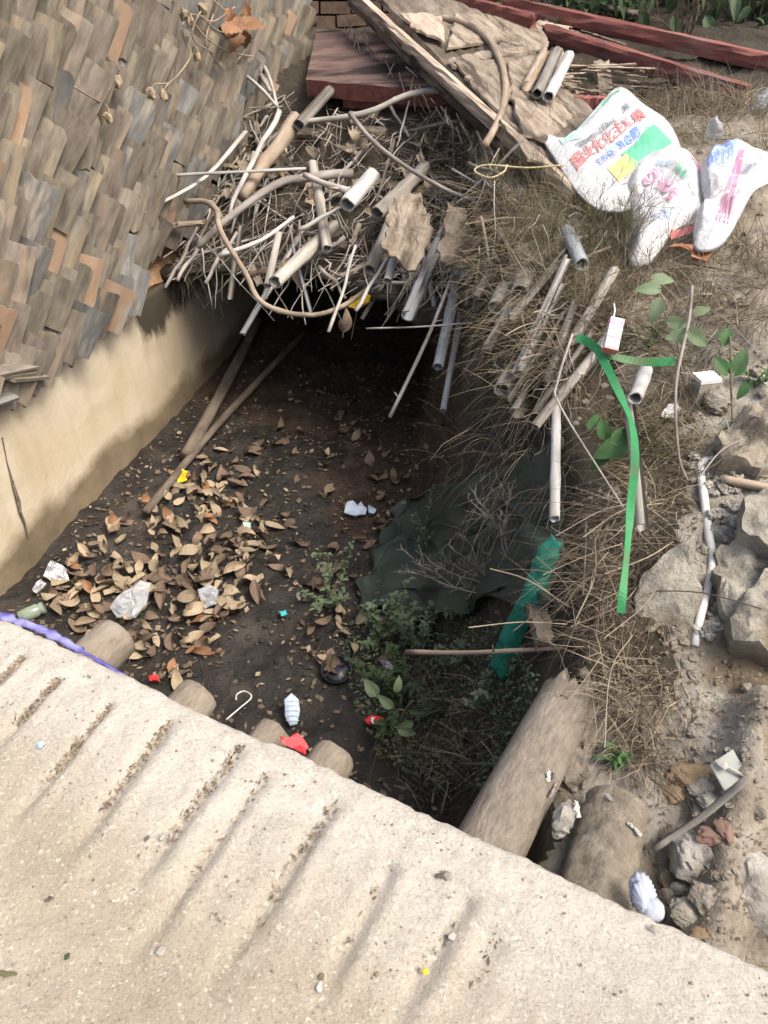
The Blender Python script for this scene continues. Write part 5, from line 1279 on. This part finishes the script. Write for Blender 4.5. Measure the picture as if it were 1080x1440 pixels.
def pl2(a, b, x=Vector((1, 0, .05))):
    n = x.cross(b - a).normalized(); return (a + b) / 2, (n if n.z > 0 else -n)
pA, nA = pl2(P(880, 325, 2.72), P(870, 122, 3.7))
v, f, bv, nA = pillow([(757, 190), (775, 197), (790, 203), (830, 160), (870, 121), (905, 146), (939, 170), (958, 208), (962, 240), (930, 272), (885, 296), (842, 296), (808, 268), (780, 225)], pA, nA, .008, .014, 3.0, 6)
sA = empty('printed_sack', pA, 'flat white woven sack printed with red characters and a green block', 'sack')
obj('sack_cloth', (v, f), m_sack, sA, smooth=True); SK = (bv, nA, pA, sA)
ptext(SK, '国业化化主糠粮', [(812, 246), (908, 171), (898, 157), (800, 229)], m_inkred)
ptext(SK, 'T品由双四川山5品品品', [(812, 220), (868, 178), (863, 170), (806, 212)], m_inkblk)
ptext(SK, '米', [(876, 167), (886, 159), (881, 152), (871, 160)], m_inkblk)
ptext(SK, '复合肥', [(872, 219), (900, 199), (892, 188), (863, 208)], m_inkblue)
ptext(SK, '总养分', [(842, 244), (866, 227), (858, 217), (834, 234)], m_inkblue)
pblock(SK, [(858, 226), (912, 186), (906, 178), (850, 217)], m_inkpale, .002)
pblock(SK, [(892, 250), (945, 206), (918, 181), (872, 228)], m_inkgreen)
pblock(SK, [(868, 262), (898, 246), (880, 226), (852, 248)], m_inkyel)
pblock(SK, [(790, 210), (818, 196), (808, 184), (786, 201)], m_inkmint)
for i in range(22):
    t = i / 21; x, y = lerp(793, 868, t), lerp(200, 128, t); pblock(SK, [(x, y + 6), (x + 3, y + 3), (x + 2, y), (x - 2, y + 3)], m_inkgreen if i > 14 or i < 4 else m_inkmint, n=2, m=2, name='edge_stitch')

pB, nB = pl2(P(935, 350, 2.66), P(935, 212, 3.12))
v, f, bv, nB = pillow([(893, 228), (925, 211), (962, 210), (982, 232), (988, 270), (982, 310), (950, 325), (935, 345), (912, 372), (886, 372), (888, 335), (884, 290), (882, 255)], pB, nB, .03, .026, 11., 6)
sB = empty('bulging_sack', pB, 'bulging white sack printed with a pink weight mark, between the two other sacks', 'sack')
obj('sack_cloth', (v, f), m_sack, sB, smooth=True); SK = (bv, nB, pB, sB)
ptext(SK, '50KG', [(950, 292), (916, 256), (901, 267), (938, 306)], m_inkpink, .012)
pblock(SK, [(944, 338), (978, 326), (977, 316), (942, 328)], m_inkred, name='printed_stripe'); 
pblock(SK, [(971, 224), (985, 246), (979, 255), (966, 232)], m_inkpink, n=8)
ptext(SK, '净含量', [(922, 240), (940, 247), (936, 255), (917, 248)], m_inkpale)
ptext(SK, '钾肥', [(948, 255), (962, 272), (956, 277), (943, 261)], m_inkgreen)
ptext(SK, '有限公司', [(910, 330), (940, 318), (936, 308), (906, 320)], m_inkpale)
ptext(SK, '复合', [(968, 274), (978, 288), (972, 292), (962, 279)], m_inkmint)

pC, nC = pl2(P(1000, 350, 2.56), P(1040, 210, 3.05), Vector((1, 0, .15)))
v, f, bv, nC = pillow([(980, 244), (1000, 218), (1022, 206), (1048, 211), (1086, 220), (1092, 250), (1062, 268), (1044, 300), (1022, 338), (1000, 354), (978, 352), (974, 330), (980, 300), (990, 285), (984, 262)], pC, nC, .016, .042, 23., 6)
sC = empty('striped_sack', pC, 'crumpled white sack with pink stripes and a blue printed corner', 'sack')
obj('sack_cloth', (v, f), m_sack, sC, smooth=True); SK = (bv, nC, pC, sC)
for o_ in (0, 5, 11, 16): pblock(SK, [(1004 + o_, 325), (1006.5 + o_, 325), (1038 + o_ * .35, 229), (1036 + o_ * .35, 229)], m_inkpink, n=3, m=16, name='printed_stripe')
pblock(SK, [(994, 256), (1032, 238), (1034, 222), (998, 230)], m_inkpale, .003)
ptext(SK, '磷酸肥料', [(992, 258), (1030, 236), (1028, 226), (990, 246)], m_inkblue)
ptext(SK, '高浓度', [(994, 240), (1026, 227), (1022, 220), (996, 231)], m_inkblue)
tag(obj('torn_bag', slab([(985, 352), (940, 350), (955, 343), (990, 345), (1000, 352), (992, 372), (970, 362)], P(975, 358, 2.58), Vector((0, -.6, .8)), .012, .006, 5, .02, 16), flatm('orange_plastic', (.25, .10, .045)), loc=P(975, 358, 2.58)), 'orange brown torn plastic lying under the bulging sack', 'bag')
tag(obj('plastic_bag', rock(T(1005, 183, .05, top), .045, 4, (.7, .7, 1.3), .5, .3), m_clear, loc=T(1005, 183, .05, top), smooth=True), 'crumpled clear plastic bag on the bank behind the sacks', 'plastic bag')
tag(obj('plastic_bag', rock(T(1078, 140, .05, top), .05, 4, (1, .8, .8), .5, .3), m_clear, loc=T(1078, 140, .05, top), smooth=True), 'clear plastic scrap beside the end of the red beam', 'plastic bag')

# ------------------------------------------------------------------ litter
# drink carton with straw
def carton():
    p = P(862, 472, 1.86); root = empty('drink_carton', p, 'small white and pink drink carton with a straw, stuck in the grass', 'carton')
    up = (P(869, 440, 1.87) - p).normalized(); s = (P(880, 472, 1.86) - P(862, 472, 1.86)); s = (s - up * s.dot(up)).normalized(); n = s.cross(up); n = n if n.dot(VIEW) > 0 else -n
    H_ = px2m(p, 24); W_ = px2m(p, 9.5); D_ = .014
    obj('carton_body', boxpts(p, s * W_, up * H_, n * D_), m_white, root)
    for t, h_, mt in ((.72, .14, m_inkpink), (-.22, .05, m_inkpink), (-.95, .05, m_inkred), (-.6, .2, m_inkpale), (.3, .08, m_inkmint)):
        obj('printed_band', boxpts(p + up * H_ * t + n * .0, s * (W_ + .0008 if mt is not m_inkpale else W_ * .5), up * H_ * h_, n * (D_ + .001)), mt, root)
    obj('printed_panel', boxpts(p + up * H_ * .76 + n * .0007, s * W_ * .42, up * H_ * .17, n * (D_ + .001)), m_white, root)
    a = p + up * H_ - s * W_ * .5; obj('straw', tube([a - up * .01, a + up * .022, a + up * .04 - s * .006], .002, 8), m_pipe, root)
carton()
# green strap: two pieces tied together
def ribbon(path, ds, wpx, twist=0.):
    q = smoothpath([P(x, y, d) for (x, y), d in zip(path, ds)], 6); v = []; f = []; th = .0012
    for i, p in enumerate(q):
        t = (q[min(i + 1, len(q) - 1)] - q[max(i - 1, 0)]).normalized(); s = t.cross(VIEW).normalized(); s = Matrix.Rotation(twist * math.sin(i * .3), 3, t) @ s
        n = s.cross(t); w_ = px2m(p, wpx) / 2 * (1 + .12 * N(i * .4, 2)); v += [p - s * w_ - n * th, p + s * w_ - n * th, p + s * w_ + n * th, p - s * w_ + n * th]
    for i in range(len(q) - 1):
        for j in range(4): f.append((i * 4 + j, i * 4 + (j + 1) % 4, i * 4 + 4 + (j + 1) % 4, i * 4 + 4 + j))
    f += [(3, 2, 1, 0), tuple(len(v) - 4 + j for j in range(4))]; return v, f
root = empty('green_strap', P(842, 492, 1.9), 'bright green plastic strap knotted on the grass and hanging down the bank', 'strap')
obj('strap_length', ribbon([(838, 488), (858, 525), (876, 565), (889, 600), (893, 650), (887, 710), (881, 780), (876, 830), (873, 862)], (1.9, 1.84, 1.77, 1.70, 1.63, 1.56, 1.5, 1.47, 1.46), 11.5, .5), m_strap, root)
obj('strap_length', ribbon([(812, 474), (830, 483), (845, 495), (872, 504), (910, 509), (948, 508)], (1.94, 1.91, 1.89, 1.87, 1.86, 1.87), 12, .5), m_strap, root)
# green net roll
q = smoothpath([T(x, y, .10) for x, y in ((782, 760), (766, 790), (748, 840), (722, 890), (708, 925), (700, 945))], 8)
v, f = tube(q, [px2m(p, 17 * (.65 + .35 * sm(i / 6)) * (1 + .16 * N(i * .6, 4))) for i, p in enumerate(q)], 20, flat=.5)
v = [p + Vector((1, 1, 1)) * .008 * FB(p.x, p.y, p.z, 18, 3) + Vector((0, 0, .006 * abs(N(p.x, p.y, p.z, 40)))) for p in v]
tag(obj('net_roll', (v, f), m_net, loc=q[0], smooth=True), 'rolled green plastic netting hanging down the ditch side', 'netting')
# dark shade cloth draped on the ditch face
def cloth():
    nu, nv = 60, 50; v = []; cs = [(545, 720), (800, 620), (790, 850), (500, 870)]; f = []
    for i in range(nu + 1):
        for j in range(nv + 1):
            a, b = i / nu, j / nv; x = lerp(lerp(cs[0][0], cs[1][0], a), lerp(cs[3][0], cs[2][0], a), b) + 30 * N(a * 5, b * 5, 3); y = lerp(lerp(cs[0][1], cs[1][1], a), lerp(cs[3][1], cs[2][1], a), b) + 30 * N(a * 5, b * 5, 8)
            p = T(x, y, .022); n = nrm(p); d = .022 * abs(math.sin(a * 12 + 3 * b + 3 * N(a * 3, b * 3))) + .022 * FB(a, b, 1, 6, 4) + .012 * mn.voronoi(Vector((a * 9, b * 9, 1)))[0][0]; v.append(p + n * d)
    k = nv + 1
    for i in range(nu):
        for j in range(nv): f.append((i * k + j, i * k + j + 1, (i + 1) * k + j + 1, (i + 1) * k + j))
    o = obj('shade_cloth', (v, f), m_tarp, loc=v[k * 30 + 25], smooth=True); md = o.modifiers.new('thickness', 'SOLIDIFY'); md.thickness = .003
    tag(o, 'dark greenish shade cloth draped down the side of the ditch', 'tarpaulin')
cloth()
# violet plastic strip under the slab lip
q = [Pz(x, y, -.035) for x, y in ((-20, 858), (20, 872), (60, 887), (95, 905), (130, 924), (175, 950))]; q = smoothpath(q, 6)
v, f = tube(q, [.010 * (1 + .6 * N(i * .9, 3)) * (1 if i < len(q) * .7 else .4) for i in range(len(q))], 9, flat=.4, jit=.4)
tag(obj('plastic_strip', (v, f), m_purple, loc=q[2], smooth=True), 'blue violet plastic strip squeezed under the road slab edge', 'plastic strip')
# jar
p = T(42, 862, .035); root = empty('plastic_jar', p, 'small greenish clear jar lying at the wall foot by the slab', 'jar')
ax = Vector((.75, .4, .12)).normalized(); q = [p - ax * .042, p - ax * .038, p + ax * .03, p + ax * .036, p + ax * .045]
obj('jar_body', tube(q, [.018, .026, .026, .021, .021], 18), m_green_glass, root, smooth=True); obj('lid', tube([p + ax * .042, p + ax * .056], .0235, 18), m_green_glass, root)
# foil bag and scraps
def crumple(px, py, ol, label, mat_, cat, name, th=.008, bump=.02, n=None, lift=.03, jag=.003, surf=H):
    p = T(px, py, lift, surf); n = n or (nrm(p) * .6 + VIEW * .6).normalized(); tag(obj(name, slab(ol, p, n, th, jag, 5, bump, 20), mat_, loc=p), label, cat)
crumple(75, 805, [(72, 788), (95, 800), (98, 818), (80, 822), (62, 812)], 'silver foil snack bag crumpled at the wall foot', m_foil, 'wrapper', 'foil_bag', bump=.03)
crumple(52, 828, [(46, 830), (58, 815), (66, 822), (52, 836)], 'small silver foil scrap below the foil bag', m_foil, 'wrapper', 'foil_scrap')
crumple(185, 845, [(155, 855), (170, 835), (200, 818), (212, 820), (205, 850), (190, 868), (165, 868)], 'clear plastic film lying on the leaf drift above the log', m_clear, 'plastic film', 'plastic_film', bump=.03, lift=.07)
crumple(292, 842, [(278, 830), (295, 822), (308, 830), (305, 850), (288, 855)], 'small clear plastic cup squashed in the leaf drift', m_clear, 'plastic cup', 'plastic_cup', bump=.03, lift=.06)
crumple(252, 668, [(242, 662), (250, 664), (256, 660), (264, 664), (260, 671), (264, 676), (250, 680), (247, 672)], 'bright yellow wrapper scrap beside the wall foot poles', m_yellow, 'wrapper', 'yellow_scrap', lift=.06)
crumple(503, 716, [(488, 706), (496, 704), (503, 712), (508, 706), (516, 716), (514, 724), (500, 727), (484, 722)], 'torn white paper lying on the black mud', m_paleblue, 'paper', 'paper_scrap')
crumple(522, 716, [(518, 712), (530, 716), (526, 722), (518, 722)], 'tiny white paper bit next to the torn paper', m_paleblue, 'paper', 'paper_bit')
crumple(505, 424, [(488, 424), (505, 414), (522, 416), (520, 425), (505, 435), (490, 432)], 'yellow wrapper lying under the edge of the stick heap', m_yellow, 'wrapper', 'yellow_wrapper', surf=top, lift=.04)
crumple(361, 828, [(356, 824), (363, 822), (368, 830), (362, 835)], 'pale blue scrap on the mud beside the leaf drift', m_paleblue, 'scrap', 'blue_scrap')
crumple(398, 862, [(392, 860), (402, 858), (405, 864), (396, 868)], 'tiny turquoise plastic bit on the mud', flatm('turquoise', (.05, .42, .42)), 'plastic bit', 'plastic_bit')
crumple(347, 741, [(341, 734), (353, 735), (352, 748), (344, 748)], 'pale mint scrap among the leaves', m_inkmint, 'scrap', 'mint_scrap', lift=.05)
crumple(545, 941, [(534, 931), (545, 929), (557, 946), (546, 953)], 'faded lilac packet lying beside the weeds', flatm('lilac_card', (.42, .37, .43)), 'packet', 'card_packet', lift=.04)
crumple(525, 1014, [(512, 1012), (522, 1006), (540, 1010), (536, 1019), (518, 1020)], 'red and white packet crushed on the dark mud', m_redwrap, 'packet', 'red_packet', lift=.03)
crumple(523, 1013, [(522, 1009), (527, 1008), (529, 1018), (524, 1018)], 'white label torn across the red packet', m_white, 'label', 'packet_label', lift=.042)
crumple(217, 954, [(210, 952), (222, 950), (224, 957), (213, 959)], 'small red plastic scrap behind the tan log end', m_redwrap, 'scrap', 'red_scrap', lift=.03)
q_ = Pz(412, 1043, -.105)
tag(obj('red_foil', slab([(393, 1035), (403, 1038), (418, 1030), (432, 1050), (430, 1062), (412, 1052), (398, 1046)], q_, Vector((.1, -.4, .9)), .006, .003, 5, .016, 22), m_redwrap, loc=q_), 'bright red foil scrap caught between two log ends', 'wrapper')
# face mask
p = T(410, 1002, .05); n = (nrm(p) * .5 + VIEW * .8).normalized(); root = empty('face_mask', p, 'pale blue pleated face mask lying on the dark mud', 'face mask')
obj('mask_cloth', slab([(400, 984), (410, 975), (420, 984), (422, 1000), (418, 1018), (408, 1021), (401, 1008)], p, n, .006, .0, 6, .004, 30, .012), m_paleblue, root, smooth=True)
for i in range(5):
    a, b = onplane(402, 985 + i * 7, p + n * .02, n), onplane(421, 985 + i * 7, p + n * .02, n); obj('pleat', tube(smoothpath([a, a.lerp(b, .5) + n * .003, b], 4), .0011, 5), m_paleblue, root)
# hook wire
q = [T(x, y, .04) for x, y in ((318, 1012), (338, 995), (352, 983), (352, 976), (342, 972), (333, 977), (332, 984))]
tag(obj('hook_wire', tube(smoothpath(q, 5), .003, 6), m_pipe, loc=q[0], smooth=True), 'white hooked wire standing out of the mud behind the log ends', 'wire')
# black bottle base
p = T(474, 945, .02); root = empty('black_pot', p, 'black round plastic pot base filled with dead leaves', 'pot')
v = []; f = []; K = 28
prof = [(.05, -.01), (.056, .022), (.059, .026), (.053, .026), (.048, .004), (.03, .002), (.02, .008), (.0, .008)]
ax = Vector((-.05, -.25, 1)).normalized(); t1 = ax.orthogonal().normalized(); t2 = ax.cross(t1)
for r_, z_ in prof:
    for j in range(K): a = 2 * math.pi * j / K; v.append(p + (t1 * math.cos(a) + t2 * math.sin(a)) * r_ + ax * z_)
for i in range(len(prof) - 1):
    for j in range(K): f.append((i * K + j, i * K + (j + 1) % K, (i + 1) * K + (j + 1) % K, (i + 1) * K + j))
obj('pot_shell', (v, f), m_black, root, smooth=True)
for i in range(3):
    a = 2.1 * i; q = p + (t1 * math.cos(a) + t2 * math.sin(a)) * .04 + ax * .006; obj('pot_rib', tube([q, p + (t1 * math.cos(a) + t2 * math.sin(a)) * .02 + ax * .01], .003, 6), m_black, root)
for i in range(6):
    q = T(474 + random.uniform(-22, 22), 930 + random.uniform(-12, 10), .035); put_leaf(q, Vector((0, 0, 1)), random.uniform(.05, .08), m_leafb, 'brown dead leaf lying in the black pot', 'dead leaves in the black pot', .4)
# white box on the bank
p = T(990, 545, .04, top); root = empty('white_box', p, 'small white capped grey carton box standing on the bank', 'box')
sx, sy = Vector((.97, .2, 0)), Vector((-.2, .97, 0)); k_ = px2m(p, 15)
obj('box_side', boxpts(p + Vector((0, 0, -.005)), sx * k_, sy * k_ * .8, Vector((0, 0, .032))), M('grey_card', [(.26, .23, .19), (.36, .33, .28)], rnd=0), root); obj('box_lid', boxpts(p + Vector((0, 0, .032)), sx * k_ * 1.05, sy * k_ * .85, Vector((0, 0, .006))), m_white, root)
crumple(942, 578, [(930, 585), (938, 570), (952, 568), (958, 575), (948, 588)], 'crumpled white paper scrap on the bank below the white box', m_white, 'paper', 'paper_scrap', lift=.03)
# foam cup piece beside the slab
def foam():
    p = P(906, 1262, 1.262); root = empty('foam_wrap', p, 'white scalloped foam fruit wrap wedged at the slab edge', 'foam wrap')
    n = (VIEW + Vector((-.25, -.1, 0))).normalized()
    def scal(pts, a=2.2):
        o = []
        for i in range(len(pts)):
            (x1, y1), (x2, y2) = pts[i], pts[(i + 1) % len(pts)]
            L_ = math.hypot(x2 - x1, y2 - y1); k = max(1, int(L_ / 3)); nx, ny = (y2 - y1) / L_, -(x2 - x1) / L_
            for j in range(k): w_ = a * (j % 2); o.append((lerp(x1, x2, j / k) + nx * w_, lerp(y1, y2, j / k) + ny * w_))
        return o
    for i, (ol, dz, tw) in enumerate((([(887, 1262), (886, 1238), (892, 1228), (902, 1226), (913, 1236), (921, 1254), (922, 1270), (905, 1280), (892, 1274)], 0, .0), ([(890, 1268), (889, 1246), (896, 1238), (904, 1246), (909, 1262), (910, 1280), (898, 1282)], .012, .25))):
        obj('foam_sheet', slab(scal(ol), p + n * dz, (n + Vector((tw, 0, 0))).normalized(), .006, 0, 8, .004, 30, .012), m_foam, root, smooth=True)
    V_, F_ = rock(P(916, 1278, 1.248), .021, 4, (1, 1, .9), .12, .05); obj('foam_bulge', (V_, F_), m_foam, root, smooth=True)
foam()
# lichen bark twig beside the log
p = T(795, 1150, .05); q = [P(800, 1124, 1.43), P(796, 1140, 1.42), P(790, 1160, 1.4), P(780, 1178, 1.4)]; V_ = MB()
V_.add(*tube(smoothpath(q, 5), [.004, .007, .010, .013, .016, .018, .019, .019, .018, .018, .017, .016, .014, .012, .009, .006], 10, jit=.18))
tag(obj('pine_cone', V_, m_stone, loc=q[0]), 'pale grey scaly cone lying between the two logs', 'cone')
bpy.context.view_layer.update(); DG = bpy.context.evaluated_depsgraph_get()
def hit(px, py):
    h = C.ray_cast(DG, CAM, ray(px, py).normalized()); return h[1], h[2]
for x, y, s in ((774, 1110, 14), (768, 1092, 7), (807, 1138, 10), (776, 1090, 6), (890, 1165, 11), (857, 1125, 5), (817, 1058, 8)):
    p, hn = hit(x, y); L_ = px2m(p, s) * .8; d = Vector((random.gauss(0, 1), random.gauss(0, 1), .1)); d = (d - hn * d.dot(hn)).normalized(); p = p + hn * .004
    tag(obj('wood_chip', beam(p - d * L_, p + d * L_ + hn * .004, L_ * .4, .004, up=hn, n=5, rough=.003, endj=.006), m_pale, loc=p), 'bleached wood chip lying on the logs', 'wood chip', 'wood chips on the logs')
# glass fragment with a pale flower stick
p = T(1022, 1085, .03); n = Vector((-.1, -.3, .95)).normalized()
tag(obj('glass_fragment', slab([(998, 1076), (1030, 1054), (1051, 1092), (1018, 1112)], p, n, .004, 0, 3), m_glass, loc=p), 'clear four cornered glass fragment lying on the soil above the lath', 'glass')
a, b = onplane(1016, 1075, p + n * .012, n), onplane(1048, 1092, p + n * .012, n); mb = MB(); mb.add(*tube([a, b], .003, 6)); mb.add(*rock(a + n * .004, .010, 2, (1, 1.3, .5), .5, .3))
tag(obj('pale_stick', mb, m_pale, loc=a), 'pale stick with a swollen head lying on the glass', 'stick')

# ------------------------------------------------------------------ debris in the road grooves and grit on the road
mb = MB()
for gi, (ga, gb, ha, hb, w_, dp) in enumerate(GROOVES):
    n = 190 if gi < 5 else 70 if gi < 7 else 15
    for i in range(n):
        t = random.random() ** 1.5 * .62; a = lerp(ga, ha, t) + random.gauss(0, .006); b = lerp(gb, hb, t); p = E0 + ED * a - EN * b; p.z = -dp * .6 + random.uniform(0, .004)
        s = random.uniform(.0015, .005); an = random.uniform(0, 6.28); ax = Vector((math.cos(an), math.sin(an), random.gauss(0, .3))) * s * random.choice((1, 1.6)); ay = Vector((-math.sin(an), math.cos(an), random.gauss(0, .4))) * s * .5
        mb.add([p - ax, p + ay, p + ax, p - ay], [(0, 1, 2, 3)], random.choice((0, 0, 1, 1, 2, 3)))
tag(obj('groove_debris', mb, [m_leafb, m_straw, m_twig, m_leaf]), 'brown plant crumbs lying in the road grooves', 'debris', kind='stuff')
mb = MB()
for i in range(1500):
    a, b = random.uniform(-1.2, .75), random.uniform(.02, .8); p = E0 + ED * a - EN * b; p.z = .003; s = random.choice((.001, .0012, .0016, .002, .0028)); j = [random.uniform(.6, 1.2) for _ in V1]
    mb.add([p + q * s * k for q, k in zip(V1, j)], F1, random.choice((0, 0, 0, 1, 2)))
tag(obj('road_grit', mb, [m_bank, m_bank, m_pale]), 'fine grit and small pebbles strewn on the concrete road', 'grit', kind='stuff')
for x, y, r_, lab, mt in ((57, 1047, 6, 'small bluish pebble on the road between two grooves', m_inkblue), (227, 1337, 7, 'pale pebble on the road near the frame bottom', m_stone), (630, 1232, 7, 'pale stone chip set in the road by the dark twig', m_stone), (636, 1316, 6, 'small white pebble beside the curved groove', m_stone), (228, 1177, 5, 'white pebble at the end of a groove', m_stone), (452, 1373, 5, 'orange crumb in the right groove', m_ochre), (598, 1366, 5, 'yellow crumb on the concrete road', m_yellow), (530, 1040 + 330, 4, 'tiny brown pebble on the open road', m_ochre)):
    p = Pz(x, y, .004); tag(obj('pebble', rock(p, px2m(p, r_), 2, (1, 1, .6), .3), mt if mt is not m_inkblue else m_inkpale, loc=p), lab, 'pebble')
for x1, y1, x2, y2, lab, mt in ((612, 1230, 628, 1233, 'short dark twig lying on the road', m_twig), (-5, 1368, 24, 1370, 'olive grass stem lying at the road corner', m_olive), (62, 1266, 75, 1263, 'small dark seed lying on the road', m_twig), (448, 1395, 452, 1380, 'white plaster sliver on the road', m_pale), (915, 1300, 930, 1312, 'grey chip on the chipped slab edge', m_stone), (204, 1182, 210, 1175, 'dark leaf crumb on the road', m_twig), (92, 1350, 97, 1340, 'green leaf crumb on the road', m_greend)):
    a, b = Pz(x1, y1, .006), Pz(x2, y2, .006); tag(obj('crumb', tube(wob(a, b, 4, .003), [.002, .004, .004, .003, .0015], 6, flat=.5), mt, loc=a), lab, 'crumb')
deep = {'printed_block': 'sack_cloth', 'lettering': 'sack_cloth', 'printed_stripe': 'sack_cloth', 'edge_stitch': 'sack_cloth', 'pleat': 'mask_cloth', 'pot_rib': 'pot_shell', 'lid': 'jar_body', 'printed_band': 'carton_body', 'printed_panel': 'carton_body'}
for o in list(bpy.data.objects):
    k = o.name.split('.')[0]
    if k in deep and o.parent is not None:
        for c in o.parent.children:
            if c.name.split('.')[0] == deep[k]: o.parent = c; break
print('objects', len(bpy.data.objects), 'tris', sum(len(m.loop_triangles) if m.calc_loop_triangles() or True else 0 for m in bpy.data.meshes))
